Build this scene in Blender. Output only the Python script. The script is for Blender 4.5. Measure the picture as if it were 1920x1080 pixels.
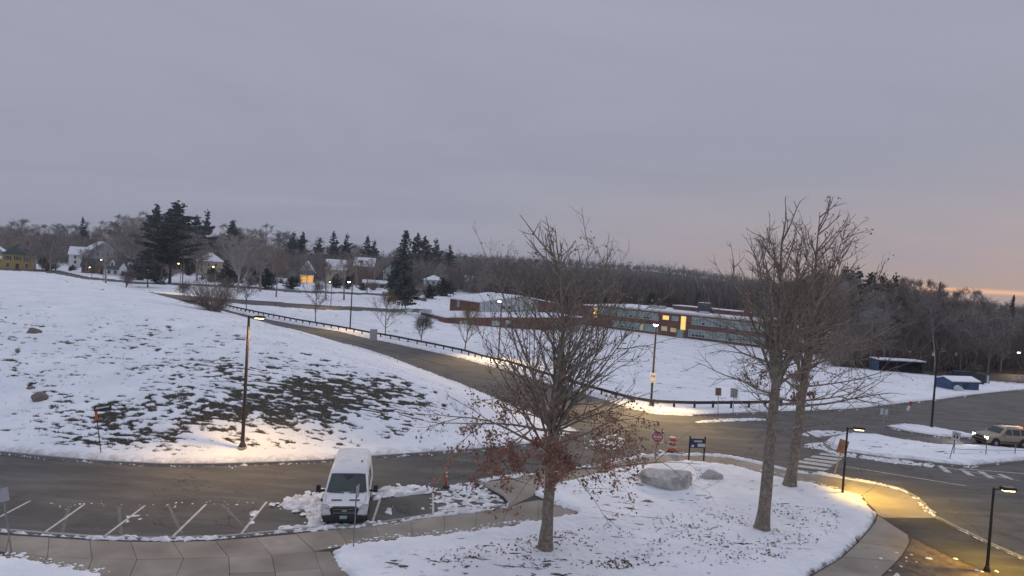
import bpy, bmesh, math, random
import numpy as np
from mathutils import Vector, Matrix

random.seed(7)
RNG = np.random.default_rng(11)
for o in list(bpy.data.objects):
    bpy.data.objects.remove(o)
scene = bpy.context.scene
COL = scene.collection
PI = math.pi
def R(a): return math.radians(a)

# ------------------------------------------------------------------ camera
CAM_H = 12.0
FPX = 1200.0                       # focal length in pixels of a 1920 wide picture
PITCH, ROLL = R(1.67), R(3.6)
_f = Vector((0, math.cos(PITCH), -math.sin(PITCH)))
_r0 = Vector((1, 0, 0)); _u0 = _r0.cross(_f)
_r = _r0*math.cos(ROLL) + _u0*math.sin(ROLL)
_u = _u0*math.cos(ROLL) - _r0*math.sin(ROLL)
cd = bpy.data.cameras.new('camera'); cam = bpy.data.objects.new('camera', cd); COL.objects.link(cam)
cd.sensor_width = 36; cd.lens = 36*FPX/1920; cd.clip_start = 0.1; cd.clip_end = 9000
m = Matrix((( _r.x, _u.x, -_f.x, 0), (_r.y, _u.y, -_f.y, 0), (_r.z, _u.z, -_f.z, CAM_H), (0, 0, 0, 1)))
cam.matrix_world = m
scene.camera = cam

# ------------------------------------------------------------------ sky, sun, exposure
scene.view_settings.view_transform = 'Standard'
scene.view_settings.look = 'None'
scene.view_settings.gamma = 1.0
scene.view_settings.use_curve_mapping = False
scene.view_settings.exposure = 0.0
SUN_AZ, SUN_EL = R(47), R(3.0)      # azimuth from the view direction (+Y) towards +X: dawn glow on the right
w = bpy.data.worlds.new('World'); scene.world = w; w.use_nodes = True
nt = w.node_tree; nt.nodes.clear()
def N(t, **k):
    n = nt.nodes.new(t)
    for a, b in k.items(): setattr(n, a, b)
    return n
def L(a, b): nt.links.new(a, b)
def MA(op, a, b=None, c=None, clamp=False):
    n = N('ShaderNodeMath', operation=op, use_clamp=clamp)
    for i, v in enumerate((a, b, c)):
        if v is None: continue
        if isinstance(v, (int, float)): n.inputs[i].default_value = v
        else: L(v, n.inputs[i])
    return n.outputs[0]
def SS(v, a, b):
    n = N('ShaderNodeMapRange', interpolation_type='SMOOTHSTEP')
    L(v, n.inputs[0]); n.inputs[1].default_value = a; n.inputs[2].default_value = b
    return n.outputs[0]
def MIXC(f, a, b):
    n = N('ShaderNodeMix', data_type='RGBA')
    if isinstance(f, (int, float)): n.inputs[0].default_value = f
    else: L(f, n.inputs[0])
    for i, v in ((6, a), (7, b)):
        if isinstance(v, tuple): n.inputs[i].default_value = (*v, 1)
        else: L(v, n.inputs[i])
    return n.outputs[2]
def build_world():
    tc = N('ShaderNodeTexCoord'); sep = N('ShaderNodeSeparateXYZ'); L(tc.outputs['Generated'], sep.inputs[0])
    x, y, z = sep.outputs
    el = MA('MAXIMUM', z, 0.0)
    # closeness to the dawn azimuth, 0..1
    hx, hy = math.sin(SUN_AZ), math.cos(SUN_AZ)
    hor = MA('SQRT', MA('ADD', MA('ADD', MA('MULTIPLY', x, x), MA('MULTIPLY', y, y)), 1e-5))
    caz = MA('DIVIDE', MA('ADD', MA('MULTIPLY', x, hx), MA('MULTIPLY', y, hy)), hor)
    # stratus layers: noise on a flattened dome
    zz = MA('ADD', el, 0.10)
    cx, cy = MA('DIVIDE', x, zz), MA('DIVIDE', y, zz)
    comb = N('ShaderNodeCombineXYZ'); L(cx, comb.inputs[0]); L(cy, comb.inputs[1])
    mp = N('ShaderNodeMapping'); L(comb.outputs[0], mp.inputs[0]); mp.inputs['Rotation'].default_value = (0, 0, R(-24)); mp.inputs['Scale'].default_value = (0.5, 0.95, 1)
    n1 = N('ShaderNodeTexNoise'); n1.inputs['Scale'].default_value = 0.55; n1.inputs['Detail'].default_value = 7; n1.inputs['Roughness'].default_value = 0.6; n1.inputs['Distortion'].default_value = 0.6
    L(mp.outputs[0], n1.inputs['Vector'])
    cl = SS(n1.outputs['Fac'], 0.30, 0.70)
    base = MIXC(cl, (0.332, 0.350, 0.440), (0.376, 0.394, 0.484))
    # low sky warms towards the dawn
    low = MA('SUBTRACT', 1.0, SS(el, 0.0, 0.22))
    dawn = SS(caz, 0.52, 1.0)
    warm = MA('MULTIPLY', MA('MULTIPLY', low, dawn), 0.68)
    warm = MA('MULTIPLY', warm, MA('ADD', 0.65, MA('MULTIPLY', cl, 0.5)), clamp=True)
    c1 = MIXC(warm, base, (0.480, 0.362, 0.335))
    low2 = MA('SUBTRACT', 1.0, SS(el, 0.0, 0.055))
    c2 = MIXC(MA('MULTIPLY', MA('MULTIPLY', low2, SS(caz, 0.72, 1.0)), 0.70), c1, (0.62, 0.42, 0.29))
    # bright slits between the cloud sheets near the horizon
    cb2 = N('ShaderNodeCombineXYZ'); L(MA('MULTIPLY', caz, 9.0), cb2.inputs[0]); L(MA('MULTIPLY', el, 22.0), cb2.inputs[1])
    n2 = N('ShaderNodeTexNoise'); n2.inputs['Scale'].default_value = 1.0; n2.inputs['Detail'].default_value = 4; L(cb2.outputs[0], n2.inputs['Vector'])
    off = MA('MULTIPLY', MA('SUBTRACT', n2.outputs['Fac'], 0.5), 0.022)
    band = MA('SUBTRACT', 1.0, SS(MA('ABSOLUTE', MA('SUBTRACT', MA('ADD', el, off), 0.0105)), 0.0002, 0.0046))
    slit = MA('MULTIPLY', MA('MULTIPLY', band, SS(caz, 0.90, 0.99)), SS(n2.outputs['Fac'], 0.30, 0.55))
    c3 = MIXC(MA('MULTIPLY', slit, 0.8), c2, (1.35, 0.70, 0.32))
    # overcast skies grow brighter towards the zenith
    g = MA('ADD', 0.97, MA('MULTIPLY', MA('POWER', el, 3.5), 1.65))
    vm = N('ShaderNodeVectorMath', operation='SCALE'); L(c3, vm.inputs[0]); L(g, vm.inputs['Scale'])
    sky = N('ShaderNodeTexSky', sky_type='NISHITA'); sky.sun_disc = False; sky.sun_elevation = SUN_EL; sky.sun_rotation = SUN_AZ
    sky.air_density = 1.0; sky.dust_density = 2.0
    bg1 = N('ShaderNodeBackground'); L(sky.outputs[0], bg1.inputs[0]); bg1.inputs[1].default_value = 0.05
    bg2 = N('ShaderNodeBackground'); L(vm.outputs[0], bg2.inputs[0]); bg2.inputs[1].default_value = 1.0
    mx = N('ShaderNodeMixShader'); mx.inputs[0].default_value = 0.96; L(bg1.outputs[0], mx.inputs[1]); L(bg2.outputs[0], mx.inputs[2])
    out = N('ShaderNodeOutputWorld'); L(mx.outputs[0], out.inputs[0])
build_world()
sd_ = bpy.data.lights.new('sun', 'SUN'); sd_.energy = 0.5; sd_.angle = R(25); sd_.color = (1.0, 0.84, 0.74)
sun = bpy.data.objects.new('sun', sd_); COL.objects.link(sun)
sv = Vector((math.sin(SUN_AZ)*math.cos(R(12)), math.cos(SUN_AZ)*math.cos(R(12)), math.sin(R(12))))
sun.rotation_euler = sv.to_track_quat('Z', 'Y').to_euler(); sun.location = (200, 200, 60)

# ------------------------------------------------------------------ materials
MATS = {}
def mat(name, col, rough=0.8, var=0.12, scale=6.0, metal=0.0, emit=None, estr=0.0, bump=0.0, bscale=None, spec=None, alpha=None, col2=None, c2lo=0.45, c2hi=0.6, c2scale=2.0, rnd=0.0, trans=0.0):
    m = bpy.data.materials.new(name); m.use_nodes = True; t = m.node_tree
    b = t.nodes['Principled BSDF']
    b.inputs['Roughness'].default_value = rough; b.inputs['Metallic'].default_value = metal
    if spec is not None: b.inputs['Specular IOR Level'].default_value = spec
    tc = t.nodes.new('ShaderNodeTexCoord')
    nz = t.nodes.new('ShaderNodeTexNoise'); nz.inputs['Scale'].default_value = scale; nz.inputs['Detail'].default_value = 5
    t.links.new(tc.outputs['Object'], nz.inputs['Vector'])
    mr = t.nodes.new('ShaderNodeMapRange'); t.links.new(nz.outputs['Fac'], mr.inputs[0])
    mr.inputs[1].default_value = 0.25; mr.inputs[2].default_value = 0.75; mr.inputs[3].default_value = 1-var; mr.inputs[4].default_value = 1+var
    src = None
    if col2 is not None:
        n2 = t.nodes.new('ShaderNodeTexNoise'); n2.inputs['Scale'].default_value = c2scale; n2.inputs['Detail'].default_value = 6
        t.links.new(tc.outputs['Object'], n2.inputs['Vector'])
        m2 = t.nodes.new('ShaderNodeMapRange'); m2.inputs[1].default_value = c2lo; m2.inputs[2].default_value = c2hi; t.links.new(n2.outputs['Fac'], m2.inputs[0])
        mc = t.nodes.new('ShaderNodeMix'); mc.data_type = 'RGBA'; t.links.new(m2.outputs[0], mc.inputs[0]); mc.inputs[6].default_value = (*col, 1); mc.inputs[7].default_value = (*col2, 1)
        src = mc.outputs[2]
    vm = t.nodes.new('ShaderNodeVectorMath'); vm.operation = 'SCALE'
    if src is None: vm.inputs[0].default_value = col
    else: t.links.new(src, vm.inputs[0])
    fac = mr.outputs[0]
    if rnd > 0:
        oi = t.nodes.new('ShaderNodeObjectInfo'); r2 = t.nodes.new('ShaderNodeMapRange'); t.links.new(oi.outputs['Random'], r2.inputs[0])
        r2.inputs[3].default_value = 1-rnd; r2.inputs[4].default_value = 1+rnd
        mm = t.nodes.new('ShaderNodeMath'); mm.operation = 'MULTIPLY'; t.links.new(fac, mm.inputs[0]); t.links.new(r2.outputs[0], mm.inputs[1]); fac = mm.outputs[0]
    t.links.new(fac, vm.inputs['Scale']); t.links.new(vm.outputs[0], b.inputs['Base Color'])
    if emit is not None:
        b.inputs['Emission Color'].default_value = (*emit, 1); b.inputs['Emission Strength'].default_value = estr
    if trans: b.inputs['Transmission Weight'].default_value = trans
    if bump > 0:
        nb = t.nodes.new('ShaderNodeTexNoise'); nb.inputs['Scale'].default_value = bscale or scale*3; nb.inputs['Detail'].default_value = 4
        t.links.new(tc.outputs['Object'], nb.inputs['Vector'])
        bp = t.nodes.new('ShaderNodeBump'); bp.inputs['Strength'].default_value = bump; bp.inputs['Distance'].default_value = 0.05
        t.links.new(nb.outputs['Fac'], bp.inputs['Height']); t.links.new(bp.outputs[0], b.inputs['Normal'])
    MATS[name] = m
    return m

# ------------------------------------------------------------------ mesh helpers
class MB:
    """collects shapes and links them as one mesh object"""
    def __init__(s): s.v = []; s.f = []; s.m = []; s.sm = []
    def add(s, vs, fs, mi=0, smooth=False):
        o = len(s.v); s.v += [tuple(p) for p in vs]
        for f in fs: s.f.append(tuple(i+o for i in f)); s.m.append(mi); s.sm.append(smooth)
        return s
    def box(s, c, d, mi=0, rz=0.0, top=1.0):
        cx, cy, cz = c; hx, hy, hz = d[0]/2, d[1]/2, d[2]/2
        ca, sa = math.cos(rz), math.sin(rz); vs = []
        for k, sc in ((-1, 1.0), (1, top)):
            for i, j in ((-1, -1), (1, -1), (1, 1), (-1, 1)):
                a, b = i*hx*sc, j*hy*sc
                vs.append((cx+a*ca-b*sa, cy+a*sa+b*ca, cz+k*hz))
        return s.add(vs, [(3, 2, 1, 0), (4, 5, 6, 7), (0, 1, 5, 4), (1, 2, 6, 5), (2, 3, 7, 6), (3, 0, 4, 7)], mi)
    def bar(s, a, b, w, h=None, mi=0, up=(0, 0, 1)):
        a, b = Vector(a), Vector(b); h = h or w; d = (b-a).normalized(); u = Vector(up)
        if abs(d.dot(u)) > .95: u = Vector((0, 1, 0))
        sx = d.cross(u).normalized(); sy = sx.cross(d).normalized(); vs = []
        for p in (a, b):
            for i, j in ((-1, -1), (1, -1), (1, 1), (-1, 1)): vs.append(p + sx*(i*w/2) + sy*(j*h/2))
        return s.add(vs, [(3, 2, 1, 0), (4, 5, 6, 7), (0, 1, 5, 4), (1, 2, 6, 5), (2, 3, 7, 6), (3, 0, 4, 7)], mi)
    def tube(s, pts, rad, n=8, mi=0, caps=True, smooth=True):
        pts = [Vector(p) for p in pts]
        if isinstance(rad, (int, float)): rad = [rad]*len(pts)
        vs = []; k = len(pts); fs = []
        for i, p in enumerate(pts):
            d = (pts[min(i+1, k-1)]-pts[max(i-1, 0)]).normalized()
            u = Vector((0, 0, 1)) if abs(d.z) < .9 else Vector((1, 0, 0))
            sx = d.cross(u).normalized(); sy = d.cross(sx).normalized()
            for j in range(n):
                a = 2*PI*j/n; vs.append(p + sx*(math.cos(a)*rad[i]) + sy*(math.sin(a)*rad[i]))
        for i in range(k-1):
            for j in range(n): fs.append((i*n+j, i*n+(j+1) % n, (i+1)*n+(j+1) % n, (i+1)*n+j))
        s.add(vs, fs, mi, smooth)
        if caps: s.add(vs[:n], [tuple(range(n))], mi); s.add(vs[-n:], [tuple(range(n-1, -1, -1))], mi)
        return s
    def lathe(s, prof, n=14, c=(0, 0, 0), mi=0, smooth=True):
        vs = []; fs = []; k = len(prof)
        for r, z in prof:
            for j in range(n): a = 2*PI*j/n; vs.append((c[0]+r*math.cos(a), c[1]+r*math.sin(a), c[2]+z))
        for i in range(k-1):
            for j in range(n): fs.append((i*n+j, i*n+(j+1) % n, (i+1)*n+(j+1) % n, (i+1)*n+j))
        fs.append(tuple(range(n-1, -1, -1))); fs.append(tuple(range((k-1)*n, k*n)))
        return s.add(vs, fs, mi, smooth)
    def prism(s, poly, z0, z1, mi=0, inset=0.0):
        """closed outline in x, y (counter-clockwise), extruded from z0 to z1; z may be per vertex lists"""
        k = len(poly); z0 = z0 if hasattr(z0, '__len__') else [z0]*k; z1 = z1 if hasattr(z1, '__len__') else [z1]*k
        vs = [(p[0], p[1], z0[i]) for i, p in enumerate(poly)] + [(p[0], p[1], z1[i]) for i, p in enumerate(poly)]
        fs = [tuple(range(k-1, -1, -1)), tuple(range(k, 2*k))] + [(i, (i+1) % k, k+(i+1) % k, k+i) for i in range(k)]
        return s.add(vs, fs, mi)
    def extr(s, poly, axis, a, b, mi=0):
        """outline of (u, v) points extruded along axis x (u=y, v=z) or y (u=x, v=z) from a to b"""
        k = len(poly)
        f = (lambda t, p: (t, p[0], p[1])) if axis == 'x' else (lambda t, p: (p[0], t, p[1]))
        vs = [f(a, p) for p in poly] + [f(b, p) for p in poly]
        fs = [tuple(range(k-1, -1, -1)), tuple(range(k, 2*k))] + [(i, (i+1) % k, k+(i+1) % k, k+i) for i in range(k)]
        return s.add(vs, fs, mi)
    def build(s, name, mats, parent=None, bevel=0.0, fix=True):
        me = bpy.data.meshes.new(name); me.from_pydata(s.v, [], s.f)
        if not isinstance(mats, (list, tuple)): mats = [mats]
        for q in mats: me.materials.append(MATS[q] if isinstance(q, str) else q)
        me.polygons.foreach_set('material_index', s.m); me.polygons.foreach_set('use_smooth', s.sm)
        if fix:
            bm = bmesh.new(); bm.from_mesh(me); bmesh.ops.recalc_face_normals(bm, faces=bm.faces); bm.to_mesh(me); bm.free()
        o = bpy.data.objects.new(name, me); COL.objects.link(o)
        if parent is not None: o.parent = parent
        if bevel > 0:
            md = o.modifiers.new('bevel', 'BEVEL'); md.width = bevel; md.segments = 2; md.limit_method = 'ANGLE'
        return o
def npmesh(name, V, F, material, smooth=False, parent=None):
    """mesh from numpy arrays: V (n,3), F (m,3 or 4)"""
    me = bpy.data.meshes.new(name); k = F.shape[1]
    me.vertices.add(len(V)); me.vertices.foreach_set('co', np.ascontiguousarray(V, dtype=np.float32).ravel())
    me.loops.add(F.size); me.loops.foreach_set('vertex_index', np.ascontiguousarray(F, dtype=np.int32).ravel())
    me.polygons.add(len(F)); me.polygons.foreach_set('loop_start', np.arange(0, F.size, k, dtype=np.int32))
    me.polygons.foreach_set('loop_total', np.full(len(F), k, dtype=np.int32))
    me.polygons.foreach_set('use_smooth', np.full(len(F), smooth))
    me.update(calc_edges=True); me.validate()
    for q in (material if isinstance(material, (list, tuple)) else [material]): me.materials.append(MATS[q])
    o = bpy.data.objects.new(name, me); COL.objects.link(o)
    if parent is not None: o.parent = parent
    return o
def tag(o, label=None, cat=None, group=None, kind=None):
    if label: o['label'] = label
    if cat: o['category'] = cat
    if group: o['group'] = group
    if kind: o['kind'] = kind
    return o
def thing(name, label, cat, loc=(0, 0, 0), rz=0.0, group=None):
    o = bpy.data.objects.new(name, None); COL.objects.link(o); o.location = loc; o.rotation_euler = (0, 0, rz)
    o.empty_display_size = 0.3
    return tag(o, label, cat, group)
def copy_tree(o, parent=None):
    c = o.copy(); COL.objects.link(c); c.parent = parent
    for ch in list(o.children): copy_tree(ch, c)
    return c

# ------------------------------------------------------------------ noise and distance fields
def hash2(ix, iy, seed):
    h = (ix.astype(np.int64)*374761393 + iy.astype(np.int64)*668265263 + seed*1442695041) & 0xffffffff
    h = ((h ^ (h >> 13))*1274126177) & 0xffffffff
    return ((h ^ (h >> 16)) & 0xffff)/65535.0
def vnoise(x, y, seed=0):
    x = np.asarray(x, float); y = np.asarray(y, float)
    ix = np.floor(x); iy = np.floor(y); fx = x-ix; fy = y-iy
    fx = fx*fx*(3-2*fx); fy = fy*fy*(3-2*fy); ix = ix.astype(np.int64); iy = iy.astype(np.int64)
    a = hash2(ix, iy, seed); b = hash2(ix+1, iy, seed); c = hash2(ix, iy+1, seed); d = hash2(ix+1, iy+1, seed)
    return (a*(1-fx)+b*fx)*(1-fy) + (c*(1-fx)+d*fx)*fy
def fbm(x, y, seed=0, octv=4, gain=0.5):
    s = 0; a = 1; t = 0
    for i in range(octv):
        s = s + a*vnoise(x*2**i+17.3*i, y*2**i-9.1*i, seed+i); t += a; a *= gain
    return s/t
def sstep(v, a, b):
    t = np.clip((v-a)/(b-a), 0, 1); return t*t*(3-2*t)
def sdist(poly, X, Y, far=8.0):
    """signed distance to a closed outline, negative inside; clipped to far outside its box"""
    P = np.array(poly, float); out = np.full(X.shape, far)
    mk = (X > P[:, 0].min()-far) & (X < P[:, 0].max()+far) & (Y > P[:, 1].min()-far) & (Y < P[:, 1].max()+far)
    x = X[mk]; y = Y[mk]
    if x.size == 0: return out
    d2 = np.full(x.shape, 1e18); ins = np.zeros(x.shape, bool)
    for i in range(len(P)):
        ax, ay = P[i]; bx, by = P[(i+1) % len(P)]; ex, ey = bx-ax, by-ay
        t = np.clip(((x-ax)*ex+(y-ay)*ey)/(ex*ex+ey*ey+1e-12), 0, 1)
        d2 = np.minimum(d2, (x-ax-t*ex)**2+(y-ay-t*ey)**2)
        if ay != by:
            c = ((ay > y) != (by > y)) & (x < (bx-ax)*(y-ay)/(by-ay)+ax); ins ^= c
    d = np.sqrt(d2); out[mk] = np.minimum(np.where(ins, -d, d), far)
    return out
def ray(px, py):
    return _f + _r*((px-960)/FPX) + _u*((540-py)/FPX)
def flat(px, py, z=0.0):
    d = ray(px, py); t = (z-CAM_H)/d.z
    return (d.x*t, d.y*t)
def flats(l, z=0.0): return [flat(a, b, z) for a, b in l]
# ------------------------------------------------------------------ plan of the place (outlines surveyed on the ground)
NR_UP = [(-350, 812), (-150, 832), (0, 850), (100, 860), (200, 868), (300, 873), (400, 873), (500, 870), (600, 866), (700, 858), (800, 851), (911, 843), (1000, 834), (1050, 822), (1085, 810)]
KERB_P = [(-350, 965), (-150, 985), (0, 998), (80, 1004), (180, 1011), (300, 1014), (420, 1010), (500, 1002), (600, 993), (700, 986), (800, 970), (900, 958), (950, 951), (957, 944), (945, 930), (915, 912), (893, 904)]
KERB_Q = [(893, 904), (1000, 889), (1080, 880), (1150, 866), (1200, 858), (1240, 853), (1273, 853), (1333, 855), (1371, 858), (1424, 870), (1451, 876), (1490, 886), (1540, 890), (1584, 898), (1644, 908), (1690, 919), (1720, 936), (1742, 958), (1753, 971), (1796, 993), (1858, 1023), (1920, 1051), (2010, 1094), (2080, 1130)]
FR_UP = [(330, 556), (400, 573), (440, 585), (480, 594), (555, 609), (630, 620), (692, 634), (730, 640), (805, 655), (870, 670), (905, 682), (960, 695), (1005, 712), (1080, 735), (1142, 752), (1180, 766), (1230, 776), (1300, 780)]
FR_LO = [(1085, 810), (1030, 793), (976, 768), (935, 752), (870, 724), (800, 698), (730, 670), (692, 657), (630, 641), (555, 620), (480, 605), (440, 592), (400, 580), (330, 564)]
LOT_UP = [(1300, 780), (1400, 776), (1480, 773), (1560, 771), (1615, 767), (1665, 761), (1715, 755), (1765, 750), (1815, 741), (1920, 724), (2100, 696)]
P_NR = flats(NR_UP + [(1150, 800), (1240, 853)] + KERB_Q[:5][::-1] + KERB_P[::-1])
P_FR = flats(FR_UP + [(1290, 850), (1150, 840)] + FR_LO)
P_IX = flats(FR_UP[-4:] + LOT_UP[1:] + [(2250, 760), (2250, 1150)] + KERB_Q[::-1][:-4] + [(1150, 850), (1080, 812)])
ISL_A = flats([(1662, 801), (1690, 797), (1745, 803), (1800, 812), (1832, 820), (1826, 823), (1765, 821), (1702, 811)])
ISL_B = flats([(1545, 836), (1560, 822), (1590, 815), (1640, 816), (1690, 827), (1760, 836), (1840, 838), (1920, 845), (2100, 860), (2100, 880), (1920, 866), (1852, 872), (1815, 876), (1760, 871), (1727, 866), (1665, 861), (1602, 852), (1560, 846)])
STREET1 = flats([(150, 522), (237, 540), (275, 547), (330, 553), (400, 558), (480, 563), (580, 571), (680, 576), (735, 579), (800, 578), (800, 585), (735, 587), (680, 584), (580, 581), (480, 573), (400, 567), (330, 564), (290, 558), (237, 547)])
STREET2 = flats([(-50, 502), (60, 504), (110, 507), (165, 519), (262, 529), (325, 531), (450, 536), (550, 544), (655, 548), (730, 551), (800, 560), (800, 566), (730, 556), (655, 552), (550, 549), (450, 540), (325, 535), (262, 533), (160, 524), (100, 513), (60, 509), (-50, 507)])
SW_L = flats([(-350, 966), (-150, 986), (0, 999), (80, 1005), (180, 1012), (300, 1015), (420, 1011), (500, 1003), (600, 994), (700, 987), (800, 971), (900, 959), (950, 952), (955, 944), (943, 930), (913, 913), (893, 905)] + [(1000, 890), (1080, 881), (1150, 867), (1200, 859), (1243, 854), (1247, 868), (1198, 873), (1143, 883), (1060, 903), (1008, 913), (1000, 928), (1037, 944), (1082, 960), (1074, 966), (1010, 976), (937, 988), (870, 998), (782, 1007), (707, 1013), (657, 1022), (619, 1034), (632, 1058), (660, 1090), (690, 1140), (400, 1200), (235, 1130), (196, 1079), (150, 1071), (100, 1061), (50, 1049), (0, 1040), (-100, 1030), (-350, 1010)], 0.1)
SW_R = flats([(1240, 854), (1273, 854), (1333, 856), (1371, 859), (1424, 871), (1451, 877), (1490, 887), (1540, 891), (1584, 899), (1644, 909), (1690, 920), (1720, 937), (1742, 959), (1753, 972), (1796, 994), (1858, 1024), (1920, 1052), (2010, 1095), (2080, 1131), (2060, 1180), (1930, 1110), (1870, 1080), (1847, 1071), (1778, 1041), (1709, 1007), (1695, 1036), (1677, 1057), (1650, 1082), (1600, 1140), (1440, 1140), (1525, 1078), (1578, 1047), (1614, 1013), (1641, 980), (1647, 967), (1626, 944), (1614, 930), (1555, 915), (1522, 906), (1490, 902), (1454, 895), (1424, 887), (1371, 873), (1318, 868), (1282, 864), (1247, 868)], 0.1)
DIRT = flats([(1709, 1007), (1778, 1041), (1847, 1071), (1930, 1110), (1900, 1160), (1600, 1140), (1650, 1082), (1677, 1057), (1695, 1036)], 0.1)
# ploughed and drifted snow lying on the paving: outline, height, how broken up it is
DRIFTS = [
 ([(520, 947), (545, 936), (605, 924), (612, 990), (585, 992), (574, 982), (568, 956), (532, 957)], .34, .6),
 ([(502, 1003), (520, 985), (600, 984), (700, 977), (728, 980), (705, 989), (600, 997)], .20, .5),
 ([(694, 928), (715, 917), (760, 912), (808, 914), (814, 924), (770, 929), (722, 935), (696, 940)], .34, .6),
 ([(812, 918), (850, 905), (893, 902), (930, 922), (957, 946), (900, 957), (815, 970)], .20, 1.5),
 ([(728, 988), (800, 964), (945, 945), (955, 951), (800, 974), (738, 991)], .24, .5),
 ([(215, 1011), (238, 1003), (300, 1011), (305, 1016)], .22, .4), ([(35, 1000), (60, 999), (88, 1005), (60, 1006)], .16, .4),
 ([(893, 903), (1000, 886), (1080, 876), (1083, 881), (1000, 892), (900, 908)], .2, .4),
 ([(1088, 830), (1110, 818), (1165, 812), (1185, 832), (1150, 846), (1110, 842)], .12, 1.9),
 ([(1105, 872), (1130, 862), (1158, 860), (1160, 867), (1130, 872)], .25, .4), ([(1165, 862), (1200, 850), (1232, 850), (1236, 856), (1190, 862)], .2, .7),
 ([(1242, 855), (1250, 847), (1266, 845), (1276, 853), (1262, 857)], .3, .3), ([(1335, 857), (1350, 852), (1374, 855), (1376, 860)], .16, .4),
 ([(1295, 791), (1330, 785), (1400, 783), (1445, 785), (1440, 789), (1380, 791), (1310, 794)], .13, 1.2),
 ([(1438, 878), (1455, 873), (1496, 884), (1488, 890)], .22, .5),
 ([(1495, 815), (1520, 806), (1560, 807), (1600, 811), (1560, 818), (1530, 822)], .16, 1.0),
 ([(1500, 832), (1545, 828), (1600, 850), (1612, 860), (1580, 858), (1540, 845)], .22, 1.3), ([(1602, 852), (1680, 860), (1760, 872), (1752, 878), (1660, 868), (1605, 860)], .15, 1.3),
 ([(1712, 934), (1722, 934), (1738, 953), (1752, 969), (1744, 970), (1728, 953)], .22, .8), ([(1660, 1086), (1672, 1075), (1690, 1078), (1695, 1090)], .2, .5),
 ([(1842, 1071), (1855, 1066), (1875, 1080), (1868, 1088)], .2, .5),
 ([(40, 940), (100, 938), (101, 942), (40, 944)], .09, 1.6), ([(190, 946), (235, 945), (235, 950), (190, 950)], .1, 1.7),
 ([(225, 965), (290, 960), (290, 972), (225, 985)], .07, 2.0), ([(410, 944), (480, 940), (480, 946), (410, 948)], .09, 1.7), ([(455, 955), (500, 945), (490, 985), (460, 990)], .08, 1.9),
 ([(715, 950), (745, 945), (740, 970), (715, 965)], .08, 1.7),
]
DRIFTS = [(flats(p), h, b) for p, h, b in DRIFTS]
MOUND = flats(NR_UP + FR_LO[1:]) + [(-125, 155), (-160, 120), (-170, 60), (-120, 36)]
def zt(x, y):
    x = np.asarray(x, float); y = np.asarray(y, float)
    d = np.maximum(0, -sdist(MOUND, x, y, 1.0))
    h = 6.7*(1-np.exp(-(d*d/(d+5))/14.0))
    v = -3.0*sstep(y, 70, 140)*sstep(x, -30, 15)*(1-sstep(x, 75, 120))*(1-sstep(y, 190, 270))
    far = 21*sstep(y, 420, 900)*(1-sstep(x, 180, 420))*sstep(x, -260, 60) + 16*sstep(y, 300, 700)*(1-sstep(x, -260, 60))
    return h+v+far
def z1(x, y): return float(zt(np.array([x]), np.array([y]))[0])
_S = np.concatenate([np.linspace(16, 140, 900), np.linspace(140.3, 420, 700)])
def gp(px, py):
    """where the line of sight meets the ground: a survey point on the terrain"""
    d = ray(px, py); x = d.x*_S; y = d.y*_S; z = CAM_H+d.z*_S
    b = z - zt(x, y); i = np.where(b < 0)[0]
    if len(i) == 0: i = [len(_S)-1]
    i = i[0]; j = max(i-1, 0)
    t = b[j]/(b[j]-b[i]+1e-9) if j != i else 0
    s = _S[j]+(_S[i]-_S[j])*t
    return Vector((d.x*s, d.y*s, z1(d.x*s, d.y*s)))
def zat(p, px, py):
    """height seen at a pixel row on the vertical through ground point p"""
    d = ray(px, py); s = math.hypot(p.x, p.y)/math.hypot(d.x, d.y)
    return CAM_H+d.z*s
def ppm(p): return FPX/(Vector((p.x, p.y, p.z-CAM_H)).dot(_f))

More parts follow.
